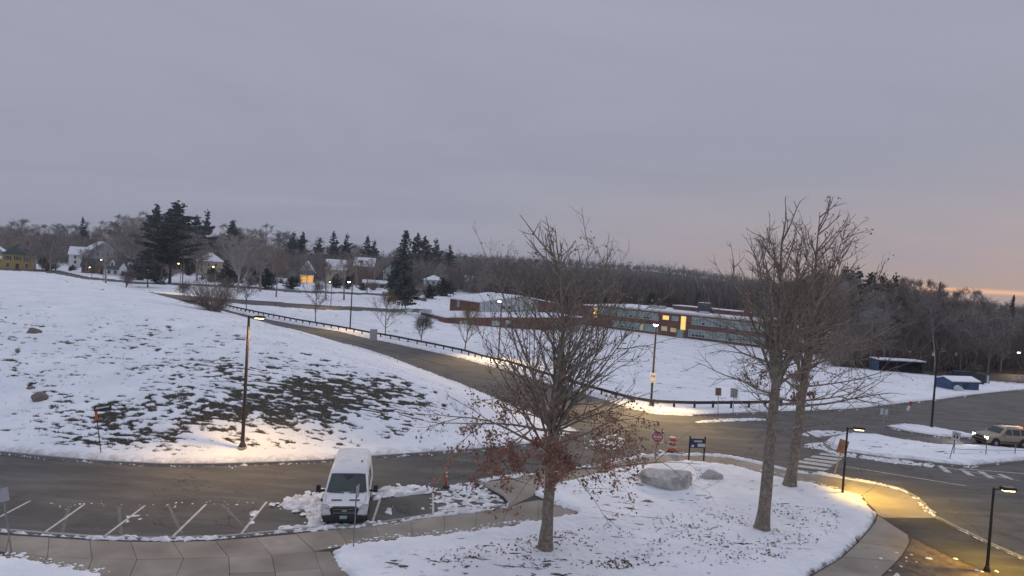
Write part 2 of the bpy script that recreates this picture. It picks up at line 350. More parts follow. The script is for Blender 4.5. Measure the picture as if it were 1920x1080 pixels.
# ---- materials of the ground
def snow_material():
    m = bpy.data.materials.new('snow_ground'); m.use_nodes = True; t = m.node_tree; b = t.nodes['Principled BSDF']
    n = lambda k: t.nodes.new(k)
    tc = n('ShaderNodeTexCoord'); at = n('ShaderNodeAttribute'); at.attribute_name = 'melt'
    al = n('ShaderNodeAttribute'); al.attribute_name = 'litter'
    def noise(sc, det=4, vec=None, rough=.5):
        z = n('ShaderNodeTexNoise'); z.inputs['Scale'].default_value = sc; z.inputs['Detail'].default_value = det; z.inputs['Roughness'].default_value = rough
        t.links.new(vec or tc.outputs['Object'], z.inputs['Vector']); return z.outputs['Fac']
    def mr(v, a, b_, c=0, d=1):
        z = n('ShaderNodeMapRange'); t.links.new(v, z.inputs[0])
        for i, q in enumerate((a, b_, c, d)): z.inputs[i+1].default_value = q
        return z.outputs[0]
    def ma(op, a, c):
        z = n('ShaderNodeMath'); z.operation = op
        for i, q in enumerate((a, c)):
            if isinstance(q, (int, float)): z.inputs[i].default_value = q
            else: t.links.new(q, z.inputs[i])
        return z.outputs[0]
    def mix(f, a, c):
        z = n('ShaderNodeMix'); z.data_type = 'RGBA'; t.links.new(f, z.inputs[0])
        for i, q in ((6, a), (7, c)):
            if isinstance(q, tuple): z.inputs[i].default_value = (*q, 1)
            else: t.links.new(q, z.inputs[i])
        return z.outputs[2]
    ad = n('ShaderNodeAttribute'); ad.attribute_name = 'dirt'
    grass = mix(mr(noise(9, 5), .35, .65), (0.042, 0.039, 0.030), (0.100, 0.088, 0.066))
    leaf = mix(mr(noise(5, 6), .35, .65), (0.050, 0.036, 0.026), (0.115, 0.085, 0.060))
    snow = mix(mr(noise(.35, 6), .35, .68), (0.74, 0.765, 0.80), (0.86, 0.875, 0.90))
    snow = mix(ma('MULTIPLY', ad.outputs['Fac'], mr(noise(2.4, 6, None, .65), .40, .66, 0, .75)), snow, (0.36, 0.34, 0.32))
    mm = ma('ADD', at.outputs['Fac'], ma('MULTIPLY', ma('SUBTRACT', noise(14, 4, None, .65), .5), .55))
    mk = mr(mm, .47, .56)
    c = mix(mk, snow, grass)
    lm = mr(ma('ADD', al.outputs['Fac'], ma('MULTIPLY', ma('SUBTRACT', noise(1.3, 6, None, .7), .5), .9)), .45, .6)
    c = mix(lm, c, leaf)
    t.links.new(c, b.inputs['Base Color']); b.inputs['Roughness'].default_value = .75
    b.inputs['Specular IOR Level'].default_value = .25
    bp = n('ShaderNodeBump'); bp.inputs['Strength'].default_value = .55; bp.inputs['Distance'].default_value = .06
    hh = ma('SUBTRACT', ma('ADD', noise(3.2, 6, None, .6), ma('MULTIPLY', noise(16, 3), .35)), ma('MULTIPLY', mk, .9))
    t.links.new(hh, bp.inputs['Height']); t.links.new(bp.outputs[0], b.inputs['Normal'])
    MATS['snow_ground'] = m
snow_material()
def asphalt_material(name, c0, c1, salt):
    m = bpy.data.materials.new(name); m.use_nodes = True; t = m.node_tree; b = t.nodes['Principled BSDF']
    n = lambda k: t.nodes.new(k); tc = n('ShaderNodeTexCoord')
    def noise(sc, det=4, vec=None, rough=.5, dist=0):
        z = n('ShaderNodeTexNoise'); z.inputs['Scale'].default_value = sc; z.inputs['Detail'].default_value = det; z.inputs['Roughness'].default_value = rough; z.inputs['Distortion'].default_value = dist
        t.links.new(vec or tc.outputs['Object'], z.inputs['Vector']); return z.outputs['Fac']
    def mr(v, a, b_, c=0, d=1):
        z = n('ShaderNodeMapRange'); t.links.new(v, z.inputs[0])
        for i, q in enumerate((a, b_, c, d)): z.inputs[i+1].default_value = q
        return z.outputs[0]
    def mix(f, a, c):
        z = n('ShaderNodeMix'); z.data_type = 'RGBA'; t.links.new(f, z.inputs[0])
        for i, q in ((6, a), (7, c)):
            if isinstance(q, tuple): z.inputs[i].default_value = (*q, 1)
            else: t.links.new(q, z.inputs[i])
        return z.outputs[2]
    mp = n('ShaderNodeMapping'); t.links.new(tc.outputs['Object'], mp.inputs[0]); mp.inputs['Scale'].default_value = (.25, 1.1, 1); mp.inputs['Rotation'].default_value = (0, 0, R(6))
    base = mix(mr(noise(.22, 6, None, .6), .32, .68), c0, c1)
    base = mix(mr(noise(.8, 7, mp.outputs[0], .65), .47, .68, 0, .9), base, salt)
    base = mix(mr(noise(.35, 5, None, .6), .58, .68, 0, .5), base, (c0[0]*.62, c0[1]*.62, c0[2]*.62))
    base = mix(mr(noise(60, 2), .3, .7, 0, .35), base, (c0[0]*.55, c0[1]*.55, c0[2]*.55))
    # cracks: thin lines where warped cell borders run
    wv = n('ShaderNodeVectorMath'); wv.operation = 'ADD'
    nzv = n('ShaderNodeTexNoise'); nzv.inputs['Scale'].default_value = .8; nzv.inputs['Detail'].default_value = 5; t.links.new(tc.outputs['Object'], nzv.inputs['Vector'])
    sc = n('ShaderNodeVectorMath'); sc.operation = 'SCALE'; t.links.new(nzv.outputs['Color'], sc.inputs[0]); sc.inputs['Scale'].default_value = 2.2
    t.links.new(tc.outputs['Object'], wv.inputs[0]); t.links.new(sc.outputs[0], wv.inputs[1])
    vo = n('ShaderNodeTexVoronoi'); vo.feature = 'DISTANCE_TO_EDGE'; vo.inputs['Scale'].default_value = .30; t.links.new(wv.outputs[0], vo.inputs['Vector'])
    ck = mr(vo.outputs['Distance'], .003, .010, 1, 0)
    msk = n('ShaderNodeMath'); msk.operation = 'MULTIPLY'; t.links.new(ck, msk.inputs[0]); t.links.new(mr(noise(.13, 3), .47, .56), msk.inputs[1])
    mfade = n('ShaderNodeMath'); mfade.operation = 'MULTIPLY'; t.links.new(msk.outputs[0], mfade.inputs[0]); mfade.inputs[1].default_value = .62
    base = mix(mfade.outputs[0], base, (.022, .022, .022))
    t.links.new(base, b.inputs['Base Color']); b.inputs['Roughness'].default_value = .9; b.inputs['Specular IOR Level'].default_value = .2
    bp = n('ShaderNodeBump'); bp.inputs['Strength'].default_value = .3; bp.inputs['Distance'].default_value = .01
    t.links.new(noise(45, 3), bp.inputs['Height']); t.links.new(bp.outputs[0], b.inputs['Normal'])
    MATS[name] = m
asphalt_material('asphalt', (.100, .097, .091), (.140, .134, .124), (.190, .184, .172))
asphalt_material('asphalt_dark', (.060, .058, .056), (.088, .084, .078), (.130, .127, .120))
mat('concrete', (.30, .268, .225), .9, .16, 2.0, bump=.15, bscale=30, rnd=.12, col2=(.215, .188, .152), c2lo=.42, c2hi=.66, c2scale=.5)
mat('joint_bed', (.06, .052, .045), .95)
mat('granite', (.30, .29, .28), .85, .25, 14, bump=.2)
mat('mulch', (.105, .075, .048), .95, .35, 7, bump=.5, bscale=22, col2=(.16, .125, .085), c2scale=1.3)
mat('paint_white', (.50, .49, .46), .85, .25, 9, col2=(.27, .26, .24), c2lo=.52, c2hi=.72, c2scale=3.5)
mat('paint_worn', (.165, .160, .148), .9, .25, 7, col2=(.115, .110, .103), c2lo=.45, c2hi=.62, c2scale=4)
mat('paint_yellow', (.36, .30, .12), .9, .25, 7, col2=(.16, .14, .09), c2lo=.45, c2hi=.62, c2scale=3)

# ---- the sheet of the ground: rows of points that thin out with distance
def ground_sheet():
    ts = np.concatenate([[-2.6, -2.0, -1.6, -1.3, -1.1, -1.0], np.arange(-.92, .921, .0021), [1.0, 1.1, 1.3, 1.6, 2.0, 2.6]])
    dep = np.concatenate([[2, 6, 12, 18, 21], 14400/np.arange(650, 330, -1.25), 14400/np.arange(330, 40, -1.1), 14400/np.arange(40, 14, -1.5), [1150, 1350, 1550]])
    T, D = np.meshgrid(ts, dep); X = T*D; Y = D.copy()
    sh = X.shape; X = X.ravel(); Y = Y.ravel(); Z = zt(X, Y)
    asp = np.minimum(np.minimum(sdist(P_NR, X, Y), sdist(P_FR, X, Y)), sdist(P_IX, X, Y))
    for isl in (ISL_A, ISL_B): asp = np.maximum(asp, -sdist(isl, X, Y))
    st = np.minimum(sdist(STREET1, X, Y), sdist(STREET2, X, Y))
    sw = np.minimum(sdist(SW_L, X, Y), sdist(SW_R, X, Y)); di = sdist(DIRT, X, Y)
    allp = np.minimum(np.minimum(np.minimum(asp, st), sw), di)
    edge = allp + .46*(fbm(X*1.3, Y*1.3, 3, 4)-.5) + .30*(vnoise(X*6, Y*6, 9)-.5)
    h = -.30 + .50*sstep(edge, -.40, .26)
    rel = (fbm(X*.55, Y*.55, 21, 4)-.5)*.16 + (fbm(X*2.6, Y*2.6, 5, 3)-.5)*.07
    # a low bank of ploughed snow along the paving
    h = h + sstep(edge, 0, .5)*(1-sstep(edge, .5, 1.5))*.10*fbm(X*1.7, Y*1.7, 33, 3)
    h = h + rel*sstep(edge, 0, 1.0)
    for poly, hh, br in DRIFTS:
        s = sdist(poly, X, Y, 1.0)
        k = sstep(-s, -.30, .28); nz = fbm(X*3.1, Y*3.1, 41, 4)
        top = (hh*1.25*(nz-.5*br*.62) + .07*(vnoise(X*6, Y*6, 2)-.5) + .03*(vnoise(X*13, Y*13, 2)-.5)) + .30
        base = np.where(sw < asp, .12, 0)
        h = np.where(k > 0, np.maximum(h, -.30 + k*(top+base*.7)), h)
    # where grass pokes through
    inm = -sdist(MOUND, X, Y, 1.0)
    hot = sdist(flats([(240, 880), (330, 845), (480, 800), (620, 780), (760, 775), (840, 790), (860, 815), (760, 826), (600, 835), (450, 843), (300, 850)]), X, Y, 30)
    dens = .07 + .15*sstep(inm, 1, 7)*(1-sstep(inm, 18, 40))
    MP = [gp(q, v) for q, v in [(150, 846), (200, 800), (320, 758), (450, 705), (600, 692), (730, 708), (765, 760), (750, 805), (600, 836), (450, 846), (300, 856)]]
    hot = sdist([(p.x, p.y) for p in MP], X, Y, 30)
    MP2 = [gp(q, v) for q, v in [(20, 800), (40, 770), (110, 770), (200, 790), (190, 835), (60, 825)]]
    hot2 = sdist([(p.x, p.y) for p in MP2], X, Y, 30)
    dens = dens + .49*(1-sstep(hot, -7, 6)) + .17*(1-sstep(hot2, -2, 4))
    MP3 = [gp(q, v) for q, v in [(20, 700), (60, 630), (300, 615), (420, 640), (420, 690), (200, 690)]]
    dens = dens + .09*(1-sstep(sdist([(p.x, p.y) for p in MP3], X, Y, 30), -3, 6))
    dens = np.where(inm > 0, dens, .12 + .10*fbm(X*.12, Y*.12, 8, 3))
    dens = dens*sstep(np.abs(edge), .3, 2.0)
    rag = .80*fbm(X*1.7+1.0*vnoise(X*.9, Y*.9, 4), Y*6.6, 60, 3, .55) + .20*fbm(X*.45, Y*.7, 64, 2)
    melt = dens + (rag-.5)*1.6
    melt = np.where(allp < 0, 0, melt)
    h = h - .10*sstep(melt, .40, .58)*sstep(inm, 0, 2)
    # leaf litter under the woods
    lit = np.maximum.reduce([
        sstep(sdist([(60, 118), (75, 160), (200, 180), (420, 420), (420, 90), (150, 70), (100, 84)], X, Y, 40)*-1, -6, 4)*.75,
        sstep(Y - (318 - .15*X), 0, 30)*.62 * 1.0,
        sstep(Y, 186+0*X, 205)*sstep(X, -25, 0)*.70])
    # soil ring along the curved path and under the trees
    ring = (1-sstep(sw, .1, .75))*sstep(X, 8, 11)*(Y < 34)*.52
    h = h - .12*(1-sstep(sw, .1, .6))*sstep(X, 8, 11)*(Y < 34)
    # footprints across the lawn
    rf = np.random.default_rng(12)
    for trail in ([(1165, 990), (1205, 1030), (1230, 1060), (1240, 1095)], [(1330, 935), (1290, 985), (1230, 1020), (1150, 1050)], [(1500, 960), (1440, 1020), (1330, 1060)], [(700, 1040), (820, 1030), (960, 1060)], [(560, 700), (480, 640), (380, 610)]):
        tr = flats(trail, .2) if trail[0][1] > 900 else [tuple(gp(*q).xy) for q in trail]
        ln_ = sum(math.dist(tr[i], tr[i+1]) for i in range(len(tr)-1)); n_ = int(ln_/.62)
        for i in range(n_):
            t_ = i/n_*(len(tr)-1); a_ = int(t_); fx_ = t_-a_; c_ = np.array(tr[a_])*(1-fx_)+np.array(tr[a_+1])*fx_
            d_ = np.array(tr[a_+1])-np.array(tr[a_]); d_ /= np.linalg.norm(d_); c_ = c_ + np.array([-d_[1], d_[0]])*(.13 if i % 2 else -.13) + rf.normal(0, .04, 2)
            k_ = (np.abs(X-c_[0]) < .5) & (np.abs(Y-c_[1]) < .5)
            u_ = (X[k_]-c_[0])*d_[0]+(Y[k_]-c_[1])*d_[1]; w_ = -(X[k_]-c_[0])*d_[1]+(Y[k_]-c_[1])*d_[0]
            h[k_] -= .10*np.exp(-(u_/.17)**2-(w_/.10)**2)
    dirt = np.clip((1-sstep(np.where(asp < sw, allp, 9), .05, 1.1)), 0, 1)
    for poly, hh, br in DRIFTS: dirt = np.maximum(dirt, .85*sstep(-sdist(poly, X, Y, 1.0), -.3, .1))
    V = np.stack([X, Y, Z+h], 1)
    idx = np.arange(X.size).reshape(sh)
    F = np.stack([idx[:-1, :-1], idx[:-1, 1:], idx[1:, 1:], idx[1:, :-1]], -1).reshape(-1, 4)
    g = npmesh('snowy_ground', V, F, 'snow_ground', True)
    for nm, arr in (('melt', melt), ('litter', np.maximum(lit, ring)), ('dirt', dirt)):
        a = g.data.attributes.new(nm, 'FLOAT', 'POINT'); a.data.foreach_set('value', arr.astype(np.float32))
    tag(g, kind='structure')
    # paving sheets share the rows; each reaches a little under the snow
    def sheet(name, sd, z, material, keep=None, lim=.9, step=1):
        mk = (sd < lim)
        if keep is not None: mk &= keep
        f = mk[F].any(1); FF = F[f]; u, inv = np.unique(FF, return_inverse=True)
        o = npmesh(name, np.stack([X[u], Y[u], Z[u]+z], 1), inv.reshape(-1, 4), material, True)
        return tag(o, kind='structure')
    sheet('road', np.where(st < asp, 9, asp), 0.0, 'asphalt', asp < .9)
    sheet('street', st, 0.0, 'asphalt')
    sheet('sidewalk_bed', sw, .095, 'joint_bed', None, .02)
    sheet('planting_bed', di, .09, 'mulch', None, .5)
ground_sheet()
def GZ(x, y, h=.12): return z1(x, y)+h
# ------------------------------------------------------------------ slabs, kerbs and paint
def shrink(q, g):
    c = sum((Vector(p) for p in q), Vector((0, 0)))/len(q); out = []
    for p in q:
        v = Vector(p)-c; out.append(tuple(c+v*max(0, 1-g/max(v.length, .01))))
    return out
walk = bpy.data.objects['sidewalk_bed']
walk.name = 'sidewalk'
def slab(q, z=.115, g=.014, material='concrete'):
    q = shrink(q, g); z += random.uniform(-.006, .006)
    a = sum(q[i][0]*q[(i+1) % len(q)][1]-q[(i+1) % len(q)][0]*q[i][1] for i in range(len(q)))
    if a < 0: q = q[::-1]
    return MB().prism(q, .03, z).build('slab', material, walk)
def ip(l, t):
    """point at share t of the length of a polyline"""
    l = [Vector(p) for p in l]; d = [(l[i+1]-l[i]).length for i in range(len(l)-1)]; s = t*sum(d)
    for i, q in enumerate(d):
        if s <= q or i == len(d)-1: return tuple(l[i]+(l[i+1]-l[i])*min(1, s/max(q, 1e-6)))
        s -= q
def strip(A, B, n, rows=1, z=.115, material='concrete'):
    A = flats(A, .11); B = flats(B, .11)
    for i in range(n):
        t0, t1 = i/n, (i+1)/n
        for r in range(rows):
            def P(t, k): a, b = Vector(ip(A, t)), Vector(ip(B, t)); return tuple(a+(b-a)*(k/rows))
            mid = (t0+t1)/2
            slab([P(t0, r), P(mid, r), P(t1, r), P(t1, r+1), P(mid, r+1), P(t0, r+1)], z, material=material)
K = [(-130, 989), (-60, 998), (18, 1004), (92, 1008), (168, 1013), (245, 1016), (324, 1016), (404, 1014), (479, 1008), (555, 1001)]
J = [(-150, 1018), (-70, 1027), (11, 1035), (89, 1044), (173, 1048), (257, 1049), (344, 1047), (429, 1045), (509, 1041), (590, 1034)]
B2 = [(-165, 1026), (-78, 1036), (5, 1046), (80, 1062), (162, 1076), (238, 1092), (320, 1104), (432, 1106), (522, 1106), (612, 1100)]
for i in range(len(K)-1):
    slab(flats([K[i], K[i+1], J[i+1], J[i]], .11))
for i in range(2, len(J)-1):
    if i in (4, 5):
        slab(flats([J[i], J[i+1], B2[i+1], B2[i]], .11)); continue
    slab(flats([J[i], J[i+1], tuple((Vector(J[i+1])+Vector(B2[i+1]))/2), tuple((Vector(J[i])+Vector(B2[i]))/2)], .11))
    slab(flats([tuple((Vector(J[i])+Vector(B2[i]))/2), tuple((Vector(J[i+1])+Vector(B2[i+1]))/2), B2[i+1], B2[i]], .11))
slab(flats([(590, 1034), (619, 1034), (660, 1090), (612, 1100)], .11))
strip([(555, 1001), (625, 993), (700, 987), (800, 971), (900, 959), (952, 952)], [(590, 1034), (657, 1022), (707, 1013), (782, 1008), (870, 999), (940, 988)], 6)
strip([(952, 952), (1000, 935), (1037, 944), (1083, 960)], [(940, 988), (1010, 976), (1060, 969), (1075, 966)], 2)
slab(flats([(952, 952), (955, 944), (943, 930), (913, 913), (893, 905), (960, 899), (1008, 913), (1000, 930)], .11))
strip([(960, 897), (1000, 890), (1080, 881), (1150, 867), (1200, 859), (1243, 854)], [(1008, 913), (1030, 908), (1060, 903), (1143, 883), (1198, 873), (1247, 868)], 5)
strip([(1243, 854), (1273, 854), (1333, 856), (1371, 859), (1424, 871), (1451, 877), (1490, 887), (1540, 891), (1600, 901)], [(1247, 869), (1282, 865), (1318, 869), (1371, 874), (1424, 888), (1454, 896), (1490, 903), (1522, 906), (1570, 919)], 7)
strip([(1600, 901), (1644, 909)], [(1570, 919), (1617, 929)], 1)
slab(flats([(1644, 909), (1690, 920), (1720, 937), (1735, 951), (1640, 955), (1626, 943), (1617, 929)], .11))
slab(flats([(1735, 951), (1753, 971), (1656, 971), (1646, 966), (1640, 955)], .11))
strip([(1656, 973), (1686, 993), (1709, 1008), (1695, 1036), (1677, 1057), (1650, 1082), (1600, 1140)], [(1646, 967), (1641, 980), (1614, 1013), (1578, 1047), (1550, 1064), (1525, 1078), (1440, 1140)], 6)
strip([(1660, 973), (1709, 1006), (1778, 1040), (1847, 1070), (1930, 1109)], [(1753, 973), (1796, 995), (1858, 1025), (1920, 1053), (2010, 1096)], 1, 1, .105, 'asphalt_dark')

def kerb(name, l, w=.15, h=.135, closed=False):
    pts = []
    l = [Vector(p) for p in l]
    for i in range(len(l)-1):
        k = max(1, int((l[i+1]-l[i]).length/1.2))
        for j in range(k): pts.append(l[i]+(l[i+1]-l[i])*(j/k))
    pts.append(l[-1]); b = MB()
    for i in range(len(pts)-1):
        p, q = pts[i], pts[i+1]; d = (q-p).normalized(); nn = Vector((-d.y, d.x))*w/2; g = d*.006
        zz = z1(*p); b.prism([tuple(p-nn+g), tuple(q-nn-g), tuple(q+nn-g), tuple(p+nn+g)], zz-.1, zz+h+random.uniform(-.004, .004))
    return tag(b.build(name, 'granite'), kind='structure')
kerb('kerb', flats(NR_UP))
kerb('kerb', flats(KERB_P))
kerb('kerb', flats(KERB_Q))
kerb('kerb', ISL_A+ISL_A[:1]); kerb('kerb', ISL_B+ISL_B[:1])
kerb('kerb', flats(LOT_UP))
# paint on the asphalt: thin sheets 4 mm above it
road_o = bpy.data.objects['road']
def paint(name, q, material='paint_white', z=.006):
    q = flats(q); a = sum(q[i][0]*q[(i+1) % len(q)][1]-q[(i+1) % len(q)][0]*q[i][1] for i in range(len(q)))
    if a < 0: q = q[::-1]
    return MB().prism(q, z-.004, z).build(name, material, road_o)
def pline(name, a, b, w, material='paint_white'):
    """painted line between two surveyed points, w metres wide"""
    p, q = Vector(flat(*a)), Vector(flat(*b)); d = (q-p).normalized(); nn = Vector((-d.y, d.x))*w/2
    poly = [tuple(p-nn), tuple(q-nn), tuple(q+nn), tuple(p+nn)]
    z = .004 if material == 'paint_worn' else .008
    return MB().prism(poly, z-.003, z).build(name, material, road_o)
for a, b in [((-62, 995), (-20, 942)), ((-40, 990), (57, 939)), ((77, 1003), (158, 946)), ((190, 1010), (272, 948)), ((319, 1011), (386, 946)), ((449, 1005), (500, 941)), ((697, 983), (713, 935)), ((812, 966), (812, 925))]:
    pline('parking_stripe', a, b, .11)
for a, b in [((115, 1003), (131, 945)), ((228, 1007), (223, 950)), ((345, 1010), (315, 945)), ((470, 1000), (415, 945))]:
    pline('old_parking_stripe', a, b, .13, 'paint_worn')
for a, b, c, d in [((1490, 883), (1535, 889), (1543, 887), (1494, 881)), ((1491, 875), (1547, 882), (1556, 879), (1493, 871)), ((1494, 867), (1557, 876), (1562, 872), (1497, 863)), ((1505, 862), (1566, 870), (1571, 866), (1511, 859)), ((1519, 857), (1574, 864), (1579, 860), (1525, 854)), ((1535, 852), (1582, 858), (1586, 855), (1540, 849))]:
    paint('crosswalk_bar', [a, b, c, d])
for a, b in [((1763, 874), (1778, 886)), ((1803, 880), (1822, 892)), ((1838, 884), (1860, 897)), ((1873, 889), (1900, 900))]:
    pline('hatch_bar', a, b, .42)
pline('lane_line', (1760, 874), (1910, 901), .12); pline('lane_line', (1800, 879), (1920, 888), .12)
pline('lane_line', (1580, 874), (1810, 911), .12); pline('lane_line', (1894, 1040), (1990, 1068), .12)
pline('lane_line', (1880, 944), (1960, 952), .1, 'paint_worn')
def dline(pts, w, material):
    for i in range(len(pts)-1): pline('centre_line', pts[i], pts[i+1], w, material)
dline([(480, 599), (555, 614), (630, 631), (700, 648), (760, 664), (830, 684), (900, 706), (960, 727), (1010, 745)], .16, 'paint_worn')
# ------------------------------------------------------------------ trees
mat('bark', (.205, .165, .128), .95, .35, 9, bump=.8, bscale=22, col2=(.285, .24, .195), c2scale=5)
mat('bark_dark', (.13, .115, .105), .95, .3, 5)
mat('bark_grey', (.275, .250, .232), .95, .25, 2, rnd=.25)
mat('bark_brown', (.235, .190, .162), .95, .25, 2, rnd=.25)
mat('oak_leaf', (.225, .100, .070), .85, .45, 1.6, col2=(.275, .150, .095), c2lo=.4, c2hi=.6, c2scale=1.1)
mat('litter_leaf', (.105, .055, .042), .9, .4, 3)
mat('needles', (.075, .092, .078), .9, .4, 1.5, rnd=.3)
mat('thicket', (.165, .142, .128), .95, .3, .3)
mat('needles_snow', (.30, .33, .37), .9, .4, 1.5)
mat('shrub_twig', (.20, .165, .13), .95, .3, 2)
mat('yew', (.035, .048, .040), .9, .4, 2)

def tubes(paths, sides):
    """paths: list of (points (k,3), radii (k)) -> V, F arrays of open tubes"""
    VV = []; FF = []; off = 0
    ang = np.arange(sides)*2*PI/sides; ca, sa = np.cos(ang), np.sin(ang)
    byk = {}
    for p, r in paths: byk.setdefault(len(p), []).append((p, r))
    for k, lst in byk.items():
        P = np.array([a for a, _ in lst]); Rr = np.array([b for _, b in lst]); n = len(P)
        D = np.empty_like(P); D[:, 1:-1] = P[:, 2:]-P[:, :-2]; D[:, 0] = P[:, 1]-P[:, 0]; D[:, -1] = P[:, -1]-P[:, -2]
        D /= np.linalg.norm(D, axis=2, keepdims=True)+1e-9
        U = np.zeros_like(D); U[..., 2] = 1; st = np.abs(D[..., 2]) > .9; U[st] = (1, 0, 0)
        S = np.cross(D, U); S /= np.linalg.norm(S, axis=2, keepdims=True)+1e-9; T = np.cross(D, S)
        V = P[:, :, None, :] + Rr[:, :, None, None]*(S[:, :, None, :]*ca[None, None, :, None] + T[:, :, None, :]*sa[None, None, :, None])
        VV.append(V.reshape(-1, 3))
        i, j, q = np.meshgrid(np.arange(n), np.arange(k-1), np.arange(sides), indexing='ij')
        b = off + i*k*sides + j*sides; q2 = (q+1) % sides
        FF.append(np.stack([b+q, b+q2, b+sides+q2, b+sides+q], -1).reshape(-1, 4)); off += n*k*sides
    return np.concatenate(VV), np.concatenate(FF)
def norm(v): return v/(np.linalg.norm(v)+1e-9)
def grow(rng, start, d, length, rad, nseg, up=0.0, wander=.12, tip=.25, droop=0.0):
    P = [np.array(start, float)]; d = norm(np.array(d, float)); dirs = [d]
    for i in range(nseg):
        d = norm(d + rng.normal(0, wander, 3) + np.array([0, 0, up - droop*(i/nseg)])); P.append(P[-1]+d*(length/nseg)); dirs.append(d)
    t = np.linspace(0, 1, nseg+1)
    return np.array(P), rad*(1-(1-tip)*t**.8), dirs
def perp(rng, d, ang):
    a = rng.normal(0, 1, 3); a = norm(a - d*np.dot(a, d)); return norm(d*math.cos(ang)+a*math.sin(ang))
def pt(P, dirs, t):
    k = len(P)-1; s = t*k; i = min(int(s), k-1); return P[i]+(P[i+1]-P[i])*(s-i), dirs[min(i+1, k)]

def oak(seed, H, trunk_r, spread, zlow, zfork, leaders, laterals, lean=(0, 0), dens=1.0, lat_droop=.05, fine=True, fan=22):
    """shade oak in winter: a straight trunk, upright leaders, level lower limbs. -> trunk, limb, twig paths, tip points"""
    rng = np.random.default_rng(seed); trunk = []; limbs = []; twigs = []; tips = []
    base = np.array([0, 0, -.3]); P = []; n = 9
    for i in range(n+1):
        z = zfork*i/n; P.append([lean[0]*z/H + rng.normal(0, .02), lean[1]*z/H + rng.normal(0, .02), z-.3 if i == 0 else z])
    P = np.array(P); r = trunk_r*(1-.38*np.linspace(0, 1, n+1)); r[0] *= 1.75; r[1] *= 1.0 if zfork/n > .8 else 1.12
    P = np.insert(P, 1, [lean[0]*.25/H, lean[1]*.25/H, .22], 0); r = np.insert(r, 1, trunk_r*1.22)
    trunk.append((P, r)); top = P[-1]
    def twig_set(Pp, dd, L, rad, lvl, t0=.2):
        nb = max(2, int(L*2.3*dens))
        for t in rng.uniform(t0, 1, nb):
            p, d = pt(Pp, dd, t); dn = perp(rng, d, R(rng.uniform(26, 54)))
            ln = (L*(.52-.34*t)+.12)*rng.uniform(.6, 1.25); ln = min(ln, 1.5 if lvl == 2 else .8)
            Q, rr, qd = grow(rng, p, dn, ln, rad*.55, 3, .05, .13, .35)
            twigs.append((Q, np.maximum(rr, .0045))); tips.append(Q[-1])
            if lvl == 2 and fine:
                for t2 in rng.uniform(.25, 1, max(1, int(ln*3.4*dens))):
                    p2, d2 = pt(Q, qd, t2); Q2, r2, _ = grow(rng, p2, perp(rng, d2, R(rng.uniform(25, 60))), rng.uniform(.14, .42), .0055, 2, .04, .2, .5)
                    twigs.append((Q2, np.maximum(r2, .0035))); tips.append(Q2[-1])
    def branch_set(Pp, dd, L, rad, t0, up, k, sc=.58):
        for t in rng.uniform(t0, .98, k):
            p, d = pt(Pp, dd, t); dn = perp(rng, d, R(rng.uniform(26, 52)))
            ln = (L*(sc-.40*sc/.58*t)+.25)*rng.uniform(.65, 1.2)
            Q, rr, qd = grow(rng, p, dn, ln, max(.010, rad*(.50-.25*t)), 5, up, .11, .3)
            limbs.append((Q, rr)); tips.append(Q[-1]); twig_set(Q, qd, ln, rr[0], 2)
    for i in range(leaders):
        a = 2*PI*(i+rng.uniform(-.3, .3))/leaders; tilt = R(7+fan*((i*.618) % 1.0)) if i else R(2)
        d = (math.cos(a)*math.sin(tilt), math.sin(a)*math.sin(tilt), math.cos(tilt))
        st, _ = pt(P, [np.array([0, 0, 1])]*len(P), rng.uniform(.74, 1.0) if i else 1.0)
        L = (H-st[2])*rng.uniform(.88, .98)*(1-.17*(math.degrees(tilt)/26)**2) if i else (H-st[2])*.97
        Q, rr, qd = grow(rng, st, d, L, trunk_r*(.52 if i == 0 else rng.uniform(.22, .36)), 12, .012, .05, .08)
        limbs.append((Q, rr)); branch_set(Q, qd, L, rr[0], .12, .05, int(L*2.0*dens), .46)
    for i in range(laterals):
        a = 2*PI*(i*.618 + rng.uniform(-.05, .05)); z = zlow + (zfork*1.25-zlow)*((i+.5)/laterals); z = min(z, zfork)
        up = .10 + .5*((i+.5)/laterals); st, _ = pt(P, [np.array([0, 0, 1])]*len(P), z/zfork)
        L = spread*rng.uniform(.75, 1.08)*(1 - .22*((i+.5)/laterals))
        Q, rr, qd = grow(rng, st, (math.cos(a), math.sin(a), up), L, trunk_r*rng.uniform(.17, .27), 8, .02, .09, .15, lat_droop)
        limbs.append((Q, rr)); branch_set(Q, qd, L, rr[0], .12, .0, int(L*1.45*dens))
    return trunk, limbs, twigs, np.array(tips)
def leaves_mesh(rng, pts, size):
    n = len(pts); P = pts + rng.normal(0, .05, (n, 3)); a = rng.normal(0, 1, (n, 3)); a[:, 2] -= .5
    a /= np.linalg.norm(a, axis=1, keepdims=True); b = np.cross(a, rng.normal(0, 1, (n, 3))); b /= np.linalg.norm(b, axis=1, keepdims=True); c = np.cross(a, b)
    s = size*rng.uniform(.6, 1.3, (n, 1))
    V = np.stack([P, P+a*s*.5+b*s*.38+c*s*.12, P+a*s, P+a*s*.5-b*s*.38+c*s*.12], 1).reshape(-1, 3)
    i = np.arange(n)[:, None]*4; F = np.concatenate([i+np.array([[0, 1, 2]]), i+np.array([[0, 2, 3]])]); return V, F
